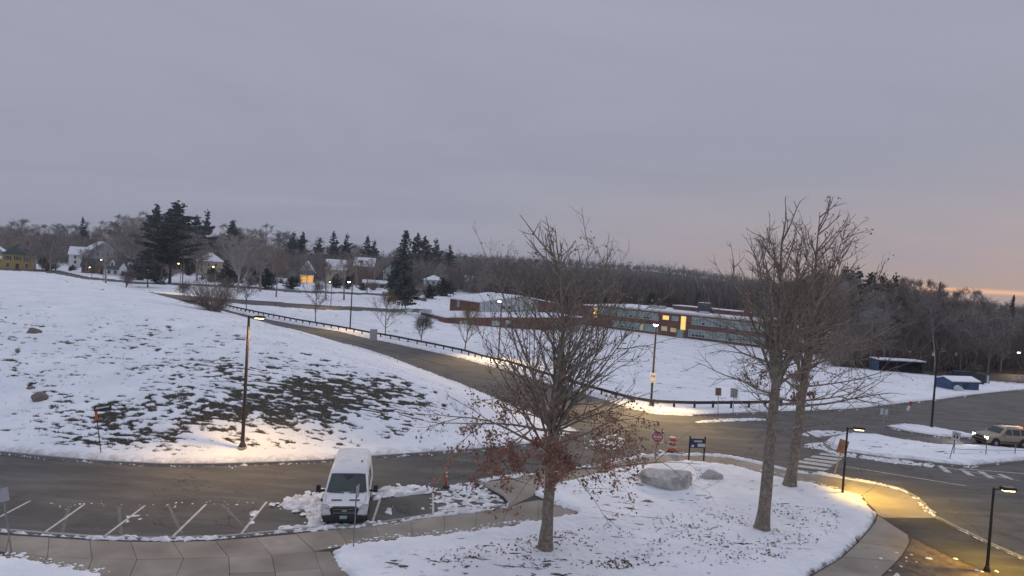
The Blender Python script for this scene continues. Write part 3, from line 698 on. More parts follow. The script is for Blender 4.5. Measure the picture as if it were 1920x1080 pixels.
def plant_oak(px, py, pxtop, pytop, label, seed, **kw):
    p = gp(px, py); H = zat(p, pxtop, pytop)-p.z
    tr, li, tw, tips = oak(seed, H, **kw)
    root = thing('oak_tree', label, 'tree', (p.x, p.y, p.z+.08))
    V, F = tubes(tr, 14); npmesh('trunk', V, F, 'bark', True, root)
    V, F = tubes(li, 6); V2, F2 = tubes(tw, 3)
    npmesh('crown', np.concatenate([V, V2]), np.concatenate([F, F2+len(V)]), 'bark', True, root)
    return root, tips, p, H
def oak_leaves(root, tips, weight, n, size, seed, per=3):
    rng = np.random.default_rng(seed); w = weight(tips); w = w/w.sum()
    # leaves hang on in clumps
    c = rng.choice(len(tips), n//per, p=w); pts = np.repeat(tips[c], per, 0) + rng.normal(0, .09, (len(c)*per, 3))
    V, F = leaves_mesh(rng, pts, size); o = npmesh('dry_leaves', V, F, 'oak_leaf', False, root); o['kind'] = 'stuff'
root, tips, p1, H1 = plant_oak(1022, 1036, 1050, 392, 'oak with a skirt of rusty dead leaves on the lawn nearest the white van', 5, trunk_r=.28, spread=6.4, zlow=3.6, zfork=5.2, leaders=15, laterals=16, lat_droop=.09, dens=.84, fan=29)
def w1(t):
    z = t[:, 2]; r = np.hypot(t[:, 0], t[:, 1]); return np.exp(-((z-4.7)/1.3)**2)*np.exp(-((t[:, 0]+.3)/3.5)**2)*(.9+fbm(t[:, 0]*.9+5, t[:, 1]*.9, 3, 2)**2*1.5) + .010
oak_leaves(root, tips, w1, 8000, .115, 3, 2)
root, tips, p2, H2 = plant_oak(1428, 998, 1466, 392, 'tall bare oak with straight trunk on the lawn beside the boulders', 23, trunk_r=.31, spread=5.6, zlow=5.0, zfork=8.6, leaders=11, laterals=14, lean=(.35, 0), lat_droop=.06, dens=.88, fan=25)
root, tips, p3, H3 = plant_oak(1480, 916, 1548, 392, 'oak with a few rusty leaves low down, growing beside the crosswalk', 31, trunk_r=.33, spread=6.4, zlow=5.0, zfork=8.0, leaders=13, laterals=14, lean=(1.0, 0), lat_droop=.08, dens=.88, fan=25)
def w3(t): return np.exp(-((t[:, 2]-4.6)/1.4)**2)*(t[:, 0] < 2.2)*(np.hypot(t[:, 0], t[:, 1]) < 3.2) + .003
oak_leaves(root, tips, w3, 2200, .13, 5)
# dead leaves and twigs that lie on the snow
def litter():
    rng = np.random.default_rng(8); pts = []
    def scatter(poly, n, jit=0):
        P = np.array(poly); lo, hi = P.min(0), P.max(0); q = rng.uniform(lo, hi, (n*3, 2)); q = q[sdist(poly, q[:, 0], q[:, 1], 2) < 0]
        k = fbm(q[:, 0]*.6, q[:, 1]*.6, 13, 3); q = q[rng.uniform(0, 1, len(q)) < np.clip((k-.35)*3, .08, 1)]; pts.append(q[:n])
    scatter(flats([(700, 1030), (1000, 985), (1300, 940), (1420, 930), (1600, 950), (1630, 990), (1570, 1040), (1450, 1080), (800, 1090)], .2), 1900)
    scatter(flats([(1030, 1040), (1200, 1020), (1250, 1090), (1050, 1090)], .2), 700)
    scatter(flats([(1400, 1000), (1560, 1000), (1600, 1020), (1500, 1070), (1380, 1050)], .2), 700)
    scatter(flats([(960, 900), (1240, 872), (1200, 930), (1010, 970)], .2), 350)
    q = np.concatenate(pts); z = np.full(len(q), .21) + (fbm(q[:, 0]*.55, q[:, 1]*.55, 21, 4)-.5)*.16 + (fbm(q[:, 0]*2.6, q[:, 1]*2.6, 5, 3)-.5)*.07
    P = np.stack([q[:, 0], q[:, 1], z], 1); n = len(P); a = rng.uniform(0, 2*PI, n); s = rng.uniform(.035, .085, n)
    d = np.stack([np.cos(a), np.sin(a), rng.uniform(-.1, .35, n)], 1)*s[:, None]; e = np.stack([-np.sin(a), np.cos(a), rng.uniform(-.2, .3, n)], 1)*s[:, None]*.55
    V = np.stack([P-d, P-e+[0, 0, .01], P+d, P+e+[0, 0, .02]], 1).reshape(-1, 3); i = np.arange(n)[:, None]*4
    tag(npmesh('fallen_leaves', V, np.concatenate([i+np.array([[0, 1, 2]]), i+np.array([[0, 2, 3]])]), 'litter_leaf'), 'brown dead leaves scattered over the snow of the lawn', 'leaves', kind='stuff')
litter()
# grass that pokes through the snow on the mound
def tufts():
    g = bpy.data.objects['snowy_ground'].data; n = len(g.vertices)
    co = np.empty(n*3, np.float32); g.vertices.foreach_get('co', co); co = co.reshape(-1, 3)
    me = np.empty(n, np.float32); g.attributes['melt'].data.foreach_get('value', me)
    ins = (me > .49) & (sdist(MOUND, co[:, 0], co[:, 1], 1) < -1.2) & (np.hypot(co[:, 0], co[:, 1]) < 100)
    rng = np.random.default_rng(4); w = np.where(ins)[0]; w = rng.choice(w, min(26000, len(w)), replace=False); P = co[w].astype(float)
    n = len(P); P = P + np.concatenate([rng.normal(0, .08, (n, 2)), np.full((n, 1), -.02)], 1)
    a = rng.uniform(0, 2*PI, n); hgt = rng.uniform(.07, .20, n); wd = rng.uniform(.012, .03, n)
    e = np.stack([np.cos(a), np.sin(a), 0*a], 1)*wd[:, None]; t = np.stack([rng.normal(0, .07, n), rng.normal(0, .07, n)-.03, hgt], 1)
    V = np.stack([P-e, P+e, P+t], 1).reshape(-1, 3); F = np.arange(3*n).reshape(-1, 3)
    mat('dead_grass', (.060, .052, .030), .95, .5, .8)
    tag(npmesh('grass', V, F, 'dead_grass'), 'dark grass poking through thin snow on the mound', 'grass', kind='stuff')
tufts()

# ---- bare trees of the woods: a few kinds, copied
def bare_tree(seed, H=16.0, r=.22, spread=4.2, n1=15, n2=9, n3=8, low=.28, thick=.022, up=.05):
    rng = np.random.default_rng(seed); tr = []; cr = []
    P, rr, dd = grow(rng, (0, 0, -.6), (0, 0, 1), H*.93+.6, r, 9, .05, .05, .12); tr.append((P, rr))
    for t in np.sort(rng.uniform(low, .95, n1)):
        p, d = pt(P, dd, t); L = (spread*(1.25-.75*abs(t-.45)*1.6))*rng.uniform(.7, 1.15); L = min(L, max(1.2, (H-p[2])*.95))
        Q, q, qd = grow(rng, p, perp(rng, d, R(rng.uniform(32, 58))), L, r*(.46-.25*t), 5, up+.07, .12, .25); tr.append((Q, np.maximum(q, thick)))
        for t2 in rng.uniform(.2, 1, n2):
            p2, d2 = pt(Q, qd, t2); L2 = L*(.55-.3*t2)*rng.uniform(.7, 1.3)+.35
            S, s, sdv = grow(rng, p2, perp(rng, d2, R(rng.uniform(28, 55))), L2, thick*1.5, 3, up, .15, .4); cr.append((S, np.maximum(s, thick*.75)))
            for t3 in rng.uniform(.25, 1, n3):
                p3, d3 = pt(S, sdv, t3); T, u, _ = grow(rng, p3, perp(rng, d3, R(rng.uniform(25, 60))), rng.uniform(.4, 1.1), thick*.7, 2, up*.6, .18, .5); cr.append((T, np.maximum(u, thick*.42)))
    return tr, cr
HOLD = []
def proto_bare(name, seed, material, sides=(6, 3), **kw):
    tr, cr = bare_tree(seed, **kw)
    root = thing(name, 'x', 'tree', (0, 0, -500))
    V, F = tubes(tr, sides[0]); npmesh('trunk', V, F, material, True, root)
    V, F = tubes(cr, sides[1]); npmesh('crown', V, F, material, False, root)
    HOLD.append(root); root['h'] = kw.get('H', 16.0)
    return root
def needle_mesh(rng, C, rad, n, flatz=.45, size=.28):
    """tufts of needles: n slivers round each centre C with radius rad"""
    m = len(C); c = np.repeat(C, n, 0); r = np.repeat(rad, n)[:, None]
    d = rng.normal(0, 1, (m*n, 3)); d /= np.linalg.norm(d, axis=1, keepdims=True); d[:, 2] *= flatz
    P = c + d*r*rng.uniform(.2, 1, (m*n, 1)); a = d + rng.normal(0, .6, (m*n, 3)); a[:, 2] += .15; a /= np.linalg.norm(a, axis=1, keepdims=True)
    b = np.cross(a, rng.normal(0, 1, (m*n, 3))); b /= np.linalg.norm(b, axis=1, keepdims=True); s = size*rng.uniform(.6, 1.4, (m*n, 1))
    V = np.stack([P-a*s, P+b*s*.42, P+a*s, P-b*s*.42], 1).reshape(-1, 3); i = np.arange(m*n)[:, None]*4
    return V, i+np.array([[0, 1, 2, 3]])
def proto_pine(name, seed, H=22.0, crown=.62, spread=4.6, kind='pine', material='needles', n=26, size=.34):
    rng = np.random.default_rng(seed); br = []; C = []; rad = []
    P, rr, dd = grow(rng, (0, 0, -.6), (0, 0, 1), H+.6, H*.016, 10, .04, .02 if kind == 'spruce' else .035, .08)
    z0 = H*(1-crown); z = z0
    while z < H*.985:
        u = (z-z0)/(H-z0)
        L = spread*((1-u)**.85+.04) if kind == 'spruce' else spread*(.55+.75*math.sin(min(1, u*1.25+.12)*PI)*.75)*(1-u**3*.75)*rng.uniform(.7, 1.2)
        k = rng.integers(5, 8) if kind == 'spruce' else rng.integers(3, 6)
        a0 = rng.uniform(0, 6.28)
        for j in range(k):
            a = a0+2*PI*j/k+rng.normal(0, .2); ll = L*(rng.uniform(.6, 1.2) if kind == 'spruce' else rng.uniform(.4, 1.3))
            p, d = pt(P, dd, (z+.6)/(H+.6)); up = (-.18+.25*u) if kind == 'spruce' else (.12+.35*u)
            Q, q, qd = grow(rng, p, (math.cos(a), math.sin(a), up), ll, .05, 4, .03, .07, .3); br.append((Q, np.maximum(q, .015)))
            m = max(2, int(ll*2.0))
            for t in np.linspace(.30, 1, m):
                c, _ = pt(Q, qd, t); C.append(c + rng.normal(0, .12, 3)); rad.append((.26+.26*(1-abs(t-.6)))*(1.0 if kind == 'spruce' else 1.9)*max(.5, min(1.2, ll/2.5)))
        z += (.42 if kind == 'spruce' else rng.uniform(.7, 1.35))*(H/20)
    C.append(P[-1]); rad.append(.3)
    root = thing(name, 'x', 'tree', (0, 0, -500)); root['h'] = H
    V, F = tubes([(P, rr)]+br, 5); npmesh('trunk', V, F, 'bark_dark', True, root)
    V, F = needle_mesh(rng, np.array(C), np.array(rad), n, .5 if kind == 'pine' else .7, size); npmesh('crown', V, F, material, False, root)
    HOLD.append(root); return root
BARE = [proto_bare('bare_tree', 100+i, ['bark_grey', 'bark_brown'][i % 2], H=16.0, spread=[4.6, 3.8, 5.4, 4.2, 3.4, 5.0][i], low=[.24, .34, .22, .3, .4, .2][i], thick=.034, n1=[15, 14, 17, 15, 13, 17][i], n2=9, n3=9) for i in range(6)]
PINE = [proto_pine('pine_tree', 200+i, H=[24, 22, 20][i], spread=[5.2, 4.2, 3.6][i], crown=[.72, .6, .66][i]) for i in range(3)]
SPRU = [proto_pine('spruce_tree', 300+i, H=20, spread=[4.2, 3.2][i], crown=.92, kind='spruce', n=12, size=.26) for i in range(2)]
USED = set()
def plant(proto, x, y, h, label, group=None, wide=1.0, rz=None, z=None):
    if proto.name in USED: o = copy_tree(proto)
    else: o = proto; USED.add(proto.name)
    s = h/proto['h']; o.location = (x, y, (z1(x, y) if z is None else z)-.02); o.scale = (s*wide, s*wide, s)
    o.rotation_euler = (0, 0, random.uniform(0, 6.28) if rz is None else rz)
    o['label'] = label
    if group: o['group'] = group
    elif 'group' in o: del o['group']
    if 'h' in o and o is not proto: del o['h']
    return o
def plant_px(proto, px, dist, ytop, label, group=None, wide=1.0, pytop_x=None):
    """tree standing dist metres out on the bearing of px, its top at the height seen at (px, ytop)"""
    d = ray(px, ytop); s = dist/d.y; x, y = d.x*s, d.y*s; h = CAM_H+d.z*s-z1(x, y)
    return plant(proto, x, y, max(h, 3), label, group, wide)
def prof(l, x):
    xs = [a for a, _ in l]; return float(np.interp(x, xs, [b for _, b in l]))
SKY_L = [(-80, 412), (0, 408), (60, 412), (120, 418), (160, 418), (200, 408), (240, 398), (285, 400), (330, 412), (400, 428), (440, 420), (490, 418), (530, 430), (560, 444), (620, 452), (700, 460), (760, 466), (830, 470), (880, 478), (930, 480), (1000, 484), (1080, 496)]
rnd = random.Random(5)
LW = 'bare grey-brown tree in the wood behind the houses'; GW = 'bare trees in the wood behind the houses'
x = -90
while x < 1075:
    plant_px(rnd.choice(BARE), x, rnd.uniform(372, 425), prof(SKY_L, x)+rnd.uniform(-2, 12), LW, GW, rnd.uniform(1.25, 1.65)); x += rnd.uniform(15, 23)
x = -90
while x < 1075:
    plant_px(rnd.choice(BARE), x, rnd.uniform(332, 366), prof(SKY_L, x)+rnd.uniform(14, 40), LW, GW, rnd.uniform(1.25, 1.65)); x += rnd.uniform(19, 29)
LV = 'bare tree standing among the houses along the street'; GV = 'bare trees among the houses'
rv = random.Random(21)
x = -60
while x < 900:
    plant_px(rv.choice(BARE), x, rv.choice([rv.uniform(240, 262), rv.uniform(275, 318), rv.uniform(300, 320)]), prof(SKY_L, x)+rv.uniform(16, 52), LV, GV, rv.uniform(1.1, 1.6)); x += rv.uniform(11, 21)
LP = 'dark pine standing above the wood behind the houses'; GP = 'pines in the wood behind the houses'
for px, yt, d, w_ in [(160, 407, 370, .7), (290, 383, 335, .75), (330, 376, 318, 1.5), (352, 384, 322, 1.5), (390, 393, 340, .6), (372, 404, 325, 1.0), (440, 414, 338, .9), (550, 434, 360, .7), (566, 435, 365, .7), (600, 444, 370, .8), (630, 434, 350, .9), (650, 438, 352, .7), (690, 442, 345, .9), (702, 450, 360, .8), (782, 437, 350, .8), (800, 443, 360, .8), (820, 447, 350, .8), (845, 458, 350, .7)]:
    plant_px(rnd.choice(PINE), px, d, yt, LP, GP, w_)
plant_px(SPRU[0], 755, 205, 432, 'tall conical spruce towering beside the clipped evergreen by the school', None, 1.15)
LR = 'bare tree at the edge of the wood behind the sheds'; GR = 'bare trees in the wood behind the sheds'
SKY_R = [(1390, 548), (1440, 532), (1500, 520), (1560, 512), (1620, 516), (1660, 522), (1720, 527), (1780, 538), (1830, 546), (1860, 560), (1890, 565), (1930, 572), (2050, 585)]
for lo, hi, d0, d1, y0, y1, sp in [(1450, 1980, 150, 175, -4, 8, 13), (1540, 1980, 128, 146, 6, 22, 15), (1640, 1980, 119, 126, 18, 48, 22)]:
    x = lo
    while x < hi:
        plant_px(rnd.choice(BARE), x, rnd.uniform(d0, d1), prof(SKY_R, x)+rnd.uniform(y0, y1), LR, GR, rnd.uniform(.85, 1.15)); x += rnd.uniform(.7, 1.3)*sp
LQ = 'dark evergreen among the bare trees behind the sheds'; GQ = 'evergreens in the wood behind the sheds'
for px, yt, d, w_, k in [(1545, 508, 150, .9, 0), (1575, 500, 150, 1.0, 0), (1605, 503, 148, 1.0, 0), (1640, 512, 152, .9, 0), (1655, 513, 146, .55, 0), (1682, 512, 146, .55, 0), (1764, 529, 150, .5, 1), (1897, 553, 150, .6, 1), (1515, 520, 158, .9, 0), (1690, 560, 130, .7, 0), (1760, 575, 132, .6, 1)]:
    plant_px(rnd.choice(SPRU if k else PINE), px, d, yt, LQ, GQ, w_)
LC = 'bare tree in the belt behind the brick school'; GC = 'bare trees behind the brick school'
for lo, hi, d0, d1, sky, sp in [(880, 1560, 235, 270, [(880, 505), (960, 508), (1100, 527), (1250, 535), (1400, 545), (1560, 548)], 21), (900, 1520, 278, 330, [(900, 492), (1000, 497), (1100, 513), (1250, 522), (1400, 534), (1520, 540)], 16)]:
    x = lo
    while x < hi:
        plant_px(rnd.choice(BARE), x, rnd.uniform(d0, d1), prof(sky, x)+rnd.uniform(-3, 11), LC, GC, rnd.uniform(1.0, 1.3)); x += rnd.uniform(.7, 1.3)*sp
for px, yt, d, w_ in [(1222, 540, 235, .7), (1255, 552, 230, .8), (1310, 545, 240, .7), (1190, 530, 280, .7), (1420, 545, 250, .8)]:
    plant_px(rnd.choice(PINE), px, d, yt, 'small dark pine among the bare trees behind the brick school', 'pines behind the brick school', w_)
# ---- far wooded hill: too far to tell trees apart
def far_wood():
    rng = np.random.default_rng(77); n = 5200
    Y = rng.uniform(370, 900, n); X = rng.uniform(-.42, .62, n)*Y; Z = zt(X, Y); h = rng.uniform(6, 13, n)*(1+.35*(rng.uniform(0, 1, n) < .12))
    keep = (X > -120); X, Y, Z, h = X[keep], Y[keep], Z[keep], h[keep]; n = len(X); k = 26
    c = np.repeat(np.stack([X, Y, Z+h*.55], 1), k, 0); hh = np.repeat(h, k)[:, None]
    d = rng.normal(0, 1, (n*k, 3)); d /= np.linalg.norm(d, axis=1, keepdims=True)
    P = c + d*np.concatenate([hh*.30, hh*.30, hh*.48], 1)*rng.uniform(.3, 1, (n*k, 1))
    a = d + np.array([0, 0, .8]) + rng.normal(0, .4, (n*k, 3)); a /= np.linalg.norm(a, axis=1, keepdims=True)
    b = np.cross(a, rng.normal(0, 1, (n*k, 3))); b /= np.linalg.norm(b, axis=1, keepdims=True); s = rng.uniform(.7, 1.7, (n*k, 1))
    V = np.stack([P-a*s-b*s*.16, P-a*s+b*s*.16, P+a*s], 1).reshape(-1, 3); F = np.arange(3*n*k).reshape(-1, 3)
    ever = rng.uniform(0, 1, n) < .22; me = np.repeat(ever, k)
    o = npmesh('far_wood', V, F, ['bark_grey', 'needles']); o.data.polygons.foreach_set('material_index', me.astype(np.int32))
    tag(o, 'far wooded hill of bare trees and evergreens', 'woods', kind='stuff')
far_wood()
def undergrowth(name, pts, n, h, label, material='bark_brown', seed=1, wide=.035, tilt=.35):
    """tangle of thin stems on a strip between two lines of points"""
    rng = np.random.default_rng(seed); A = np.array([[p[0], p[1]] for p in pts[0]]); B = np.array([[p[0], p[1]] for p in pts[1]])
    t = rng.uniform(0, len(A)-1, n); i = t.astype(int); f = (t-i)[:, None]; u = rng.uniform(0, 1, (n, 1))
    q = (A[i]*(1-f)+A[i+1]*f)*(1-u) + (B[i]*(1-f)+B[i+1]*f)*u; z = zt(q[:, 0], q[:, 1])
    P = np.stack([q[:, 0], q[:, 1], z], 1); hh = h*rng.uniform(.3, 1, (n, 1))
    a = np.concatenate([rng.normal(0, tilt, (n, 2)), np.ones((n, 1))], 1)*hh; b = rng.normal(0, 1, (n, 3))*wide
    base = np.concatenate([rng.normal(0, .3, (n, 2)), hh*rng.uniform(0, .8, (n, 1))], 1)
    V = np.stack([P+base-b, P+base+b, P+base+a], 1).reshape(-1, 3)
    return tag(npmesh(name, V, np.arange(3*n).reshape(-1, 3), material), label, 'undergrowth', kind='stuff')
undergrowth('undergrowth', ([flat(x, y) for x, y in [(1560, 668), (1640, 668), (1760, 676), (1880, 680), (2050, 690)]], [flat(x, y) for x, y in [(1560, 640), (1640, 640), (1760, 648), (1880, 655), (2050, 668)]]), 26000, 5.5, 'brown thicket filling the foot of the wood behind the sheds', seed=2, wide=.05)
undergrowth('undergrowth', ([(-300, 322), (-200, 318), (-110, 314), (-20, 280), (30, 245), (80, 228), (125, 205)], [(-320, 400), (-210, 390), (-110, 385), (-20, 340), (40, 300), (100, 290), (160, 260)]), 52000, 9.5, 'brown thicket filling the foot of the wood behind houses and school', 'thicket', seed=3, wide=.10)
undergrowth('undergrowth', ([(-310, 330), (-200, 326), (-110, 322), (-40, 300)], [(-330, 380), (-210, 375), (-110, 370), (-40, 340)]), 24000, 10.5, 'grey-brown thicket of thin stems between the tall trees behind the houses', 'bark_grey', seed=5, wide=.09, tilt=.5)
# ------------------------------------------------------------------ houses
mat('roof_snow', (.72, .74, .77), .8, .12, 1.5, bump=.3, bscale=4)
mat('snow_clean', (.80, .82, .85), .75, .08, 2, bump=.3, bscale=6)
mat('roof_dark', (.075, .075, .085), .9, .3, 3); mat('roof_green', (.040, .062, .055), .85, .3, 3)
mat('wall_yellow', (.50, .38, .13), .85, .1, 2); mat('wall_white', (.62, .62, .60), .85, .1, 2); mat('wall_grey', (.32, .34, .36), .85, .12, 2)
mat('wall_tan', (.40, .33, .25), .85, .12, 2); mat('wall_green', (.095, .135, .125), .85, .12, 2); mat('wall_brown', (.15, .10, .075), .85, .15, 2); mat('wall_pink', (.46, .34, .27), .85, .1, 2)
mat('wall_mint', (.47, .54, .50), .85, .1, 2); mat('trim_white', (.66, .66, .65), .7, .06, 3)
mat('glass_dark', (.030, .036, .042), .12, .3, 1, spec=.6); mat('glass_green', (.215, .295, .28), .3, .25, .8, spec=.35, col2=(.30, .375, .36), c2scale=.5)
mat('glass_lit', (.5, .35, .12), .5, .2, 1, emit=(1.0, .62, .12), estr=1.05); mat('glass_porch', (.5, .3, .1), .5, .4, .6, emit=(1.0, .45, .07), estr=.9)
mat('glass_soft', (.4, .32, .16), .5, .3, .7, emit=(.95, .75, .35), estr=.22)
mat('bulb_warm', (.9, .7, .4), .5, .05, emit=(1.0, .66, .22), estr=14); mat('bulb_white', (.9, .9, .95), .5, .05, emit=(.93, .86, 1.0), estr=26)
mat('brick', (.205, .092, .068), .9, .22, 1.3, col2=(.155, .072, .057), c2scale=.4, bump=.15, bscale=16)
mat('brick_trim', (.50, .47, .40), .85, .12, 2); mat('panel_white', (.46, .50, .50), .7, .14, .7); mat('door_brown', (.10, .06, .04), .8)
def window(p, x, z, w, h, y, glass='glass_dark', frame='trim_white', side='front'):
    """a window is a part, its pane a sub-part; y is the plane of the wall"""
    a = MB(); b = MB(); t = .09
    if side == 'front':
        for c, d in (((x, y-.03, z+h/2+t/2), (w+2*t, .12, t)), ((x, y-.03, z-h/2-t/2), (w+2*t, .16, t)), ((x-w/2-t/2, y-.03, z), (t, .12, h)), ((x+w/2+t/2, y-.03, z), (t, .12, h)), ((x, y-.03, z), (w-.004, .1, .05))): a.box(c, d)
        b.box((x, y-.015, z), (w, .05, h))
    else:
        s = -1 if side == 'left' else 1
        for c, d in (((y+s*.03, x, z+h/2+t/2), (.12, w+2*t, t)), ((y+s*.03, x, z-h/2-t/2), (.16, w+2*t, t)), ((y+s*.03, x-w/2-t/2, z), (.12, t, h)), ((y+s*.03, x+w/2+t/2, z), (.12, t, h))): a.box(c, d)
        b.box((y+s*.015, x, z), (.05, w, h))
    f = a.build('window', frame, p); b.build('pane', glass, f); return f
def roof_gable(W, D, e, r, o=.45, th=.22, axis='x'):
    m_ = MB()
    if axis == 'x':
        sl = (r-e)/(D/2); pr = [(-D/2-o, e-o*sl), (0, r), (D/2+o, e-o*sl), (D/2+o, e-o*sl+th), (0, r+th*1.15), (-D/2-o, e-o*sl+th)]; m_.extr(pr, 'x', -W/2-o, W/2+o)
    else:
        sl = (r-e)/(W/2); pr = [(-W/2-o, e-o*sl), (0, r), (W/2+o, e-o*sl), (W/2+o, e-o*sl+th), (0, r+th*1.15), (-W/2-o, e-o*sl+th)]; m_.extr(pr, 'y', -D/2-o, D/2+o)
    return m_
def house(name, label, px, py, W, D, e, r, wall, roof, rtype='gx', rz=0.0, wins=(), chimney=None, group=None, door=None, dist=None):
    p = gp(px, py)
    if p.y > 300:      # the plots behind the street rise a little
        d_ = ray(px, py); s_ = 300/d_.y; p = Vector((d_.x*s_, 300, CAM_H+d_.z*s_))
    t = thing(name, label, 'house', (p.x, p.y, p.z), -math.atan2(p.x, p.y)*.75+rz, group)
    b = MB()
    if rtype == 'gx': b.extr([(-D/2, -4.5), (D/2, -4.5), (D/2, e), (0, r), (-D/2, e)], 'x', -W/2, W/2)
    elif rtype == 'gy': b.extr([(-W/2, -4.5), (W/2, -4.5), (W/2, e), (0, r), (-W/2, e)], 'y', -D/2, D/2)
    else: b.box((0, 0, e/2-2.25), (W, D, e+4.5))
    b.build('wall', wall, t)
    if rtype == 'hip':
        o = .5; k = max(.3, W/2-D/2); v = [(-W/2-o, -D/2-o, e), (W/2+o, -D/2-o, e), (W/2+o, D/2+o, e), (-W/2-o, D/2+o, e), (-k, 0, r), (k, 0, r)]
        m_ = MB().add(v, [(3, 2, 1, 0), (0, 1, 5, 4), (1, 2, 5), (2, 3, 4, 5), (3, 0, 4)])
        q = m_.build('roof', roof, t)
    else: q = roof_gable(W, D, e, r, axis='x' if rtype == 'gx' else 'y').build('roof', roof, t)
    if chimney: MB().box((chimney, .3, r+.2), (.8, .7, 2.2)).build('chimney', 'brick', q)
    for wd in wins: window(t, wd[0], wd[1], wd[2], wd[3], -D/2, *(wd[4:5]))
    if door is not None:
        d_ = MB().box((door, -D/2-.03, 1.05), (1.0, .1, 2.1)).build('door', 'door_brown', t); MB().box((door+.35, -D/2-.1, 1.0), (.06, .06, .12)).build('handle', 'trim_white', d_)
    return t
h = house('yellow_house', 'yellow two-storey house with green hipped roof and dark shutters', 36, 504, 9.6, 8, 5.6, 9.6, 'wall_yellow', 'roof_green', 'hip', wins=[(-3, 4.2, .9, 1.5), (0, 4.2, .9, 1.5), (3, 4.2, .9, 1.5), (-3, 1.5, .9, 1.5), (3, 1.5, .9, 1.5)], door=0, chimney=2.2)
for q in (-3, 0, 3):
    for s in (-1, 1): MB().box((q+s*.85, -4.05, 4.2), (.4, .08, 1.5)).build('shutter', 'roof_dark', h)
MB().box((-6.2, .5, 1.4), (3.0, 6, 4.4)).build('side_wing', 'wall_yellow', h); roof_gable(3.0, 6.2, 3.6, 4.4).build('side_wing_roof', 'roof_snow', h).location = (-6.2, .5, 0)
house('grey_house', 'pale blue-grey house with snowy roof beside the yellow house', -14, 500, 9, 8, 5.8, 9, 'wall_grey', 'roof_snow', 'gy', wins=[(-2, 4, .9, 1.4), (2, 4, .9, 1.4), (-2, 1.5, .9, 1.4), (2, 1.5, .9, 1.4)])
h = house('cape_house', 'white cottage with dark roof, two dormers and a small front gable', 236, 518, 13.5, 8, 2.9, 6.6, 'wall_white', 'roof_dark', 'gx', wins=[(-5, 1.5, 1.0, 1.3), (-3, 1.5, 1.0, 1.3), (2.6, 1.5, 1.0, 1.3), (4.8, 1.5, 1.0, 1.3)], chimney=-1.0)
for q in (-4.2, 1.6):
    d_ = MB().extr([(q-.8, 3.2), (q+.8, 3.2), (q+.8, 5.0), (q, 6.0), (q-.8, 5.0)], 'y', -3.2, -.6).build('dormer', 'wall_white', h); MB().box((q, -3.23, 4.4), (.7, .06, 1.0)).build('pane', 'glass_dark', d_)
d_ = MB().extr([(-1.6, -.5), (.9, -.5), (.9, 3.0), (-.35, 5.0), (-1.6, 3.0)], 'y', -5.2, -3.0).build('front_gable', 'wall_white', h); MB().box((-.35, -5.23, 1.1), (.9, .06, 2.0)).build('door', 'glass_dark', d_)
MB().box((7.9, .5, 1.2), (3.0, 5, 3.4)).build('side_porch', 'wall_pink', h); MB().box((7.6, -2.06, 1.5), (.9, .1, 1.6)).build('lit_window', 'glass_lit', h)
house('brown_house', 'low brown house with a lit porch lamp beside the cottage', 178, 513, 8, 7, 3.0, 5.6, 'wall_brown', 'roof_dark', 'gx', wins=[(-2, 1.5, .9, 1.1), (2.2, 1.5, .9, 1.1, 'glass_lit')], door=0)
house('white_house', 'white house with snowy roof up the street behind the brown house', 158, 497, 11, 8, 5.0, 8.2, 'wall_white', 'roof_snow', 'gx', wins=[(-3, 3.6, .9, 1.3), (0, 3.6, .9, 1.3), (3, 3.6, .9, 1.3), (-3, 1.3, .9, 1.3), (3, 1.3, .9, 1.3)], door=0)
house('far_house', 'small grey house with one snowy roof slope deep among the trees', 186, 492, 9, 8, 6.0, 9.6, 'wall_grey', 'roof_snow', 'gy', rz=.5, wins=[(-2, 4, .9, 1.4), (2, 4, .9, 1.4)])
house('tan_house', 'big tan house with patchy snowy roof behind the street pines', 393, 512, 10.5, 9, 5.6, 9.6, 'wall_tan', 'roof_snow', 'hip', wins=[(-3, 4.0, .9, 1.4), (0, 4.0, .9, 1.4), (3, 4.0, .9, 1.4), (-3, 1.5, .9, 1.4), (3, 1.5, .9, 1.4)], door=0, chimney=2)
h = house('porch_house', 'dark green house with pink gable and a glowing enclosed porch', 566, 527, 11.5, 9, 5.0, 7.0, 'wall_green', 'roof_dark', 'gx', wins=[(-4.4, 3.8, .8, 1.5), (-3.2, 3.8, .8, 1.5), (-2.0, 3.8, .8, 1.5), (-4.4, 1.4, .9, 1.6), (-2.2, 1.4, .9, 1.6)], chimney=-1.6)
g_ = MB().extr([(-.6, 0), (5.6, 0), (5.6, 5.0), (2.5, 9.2), (-.6, 5.0)], 'y', -5.4, 1.5).build('gable_wing', 'wall_green', h)
MB().extr([(-.4, 5.15), (5.4, 5.15), (2.5, 9.0)], 'y', -5.5, -5.41).build('gable_face', 'wall_pink', g_)
for q in (2.1, 2.9): MB().box((q, -5.53, 6.6), (.45, .06, 1.3)).build('pane', 'glass_dark', g_)
gr = MB(); sl = 4.2/3.1
gr.extr([(-1.2, 5.0-.6*sl+.02), (2.5, 9.24), (6.2, 5.0-.6*sl+.02), (6.2, 5.3-.6*sl), (2.5, 9.62), (-1.2, 5.3-.6*sl)], 'y', -6.0, 1.6); gr.build('gable_roof', 'roof_snow', h)
for q in (.3, 1.5, 2.7, 3.9, 5.0): window(h, q, 3.9, .7, 1.3, -5.4)
po = MB().box((2.6, -6.3, 1.3), (5.6, 1.7, 2.9)).build('porch', 'glass_porch', h); MB().box((2.6, -6.3, 2.95), (6.2, 2.3, .3)).build('porch_roof', 'roof_snow', h)
for q in range(7): MB().box((-.1+q*.9, -7.18, 1.3), (.14, .08, 2.9)).build('post', 'wall_pink', po)
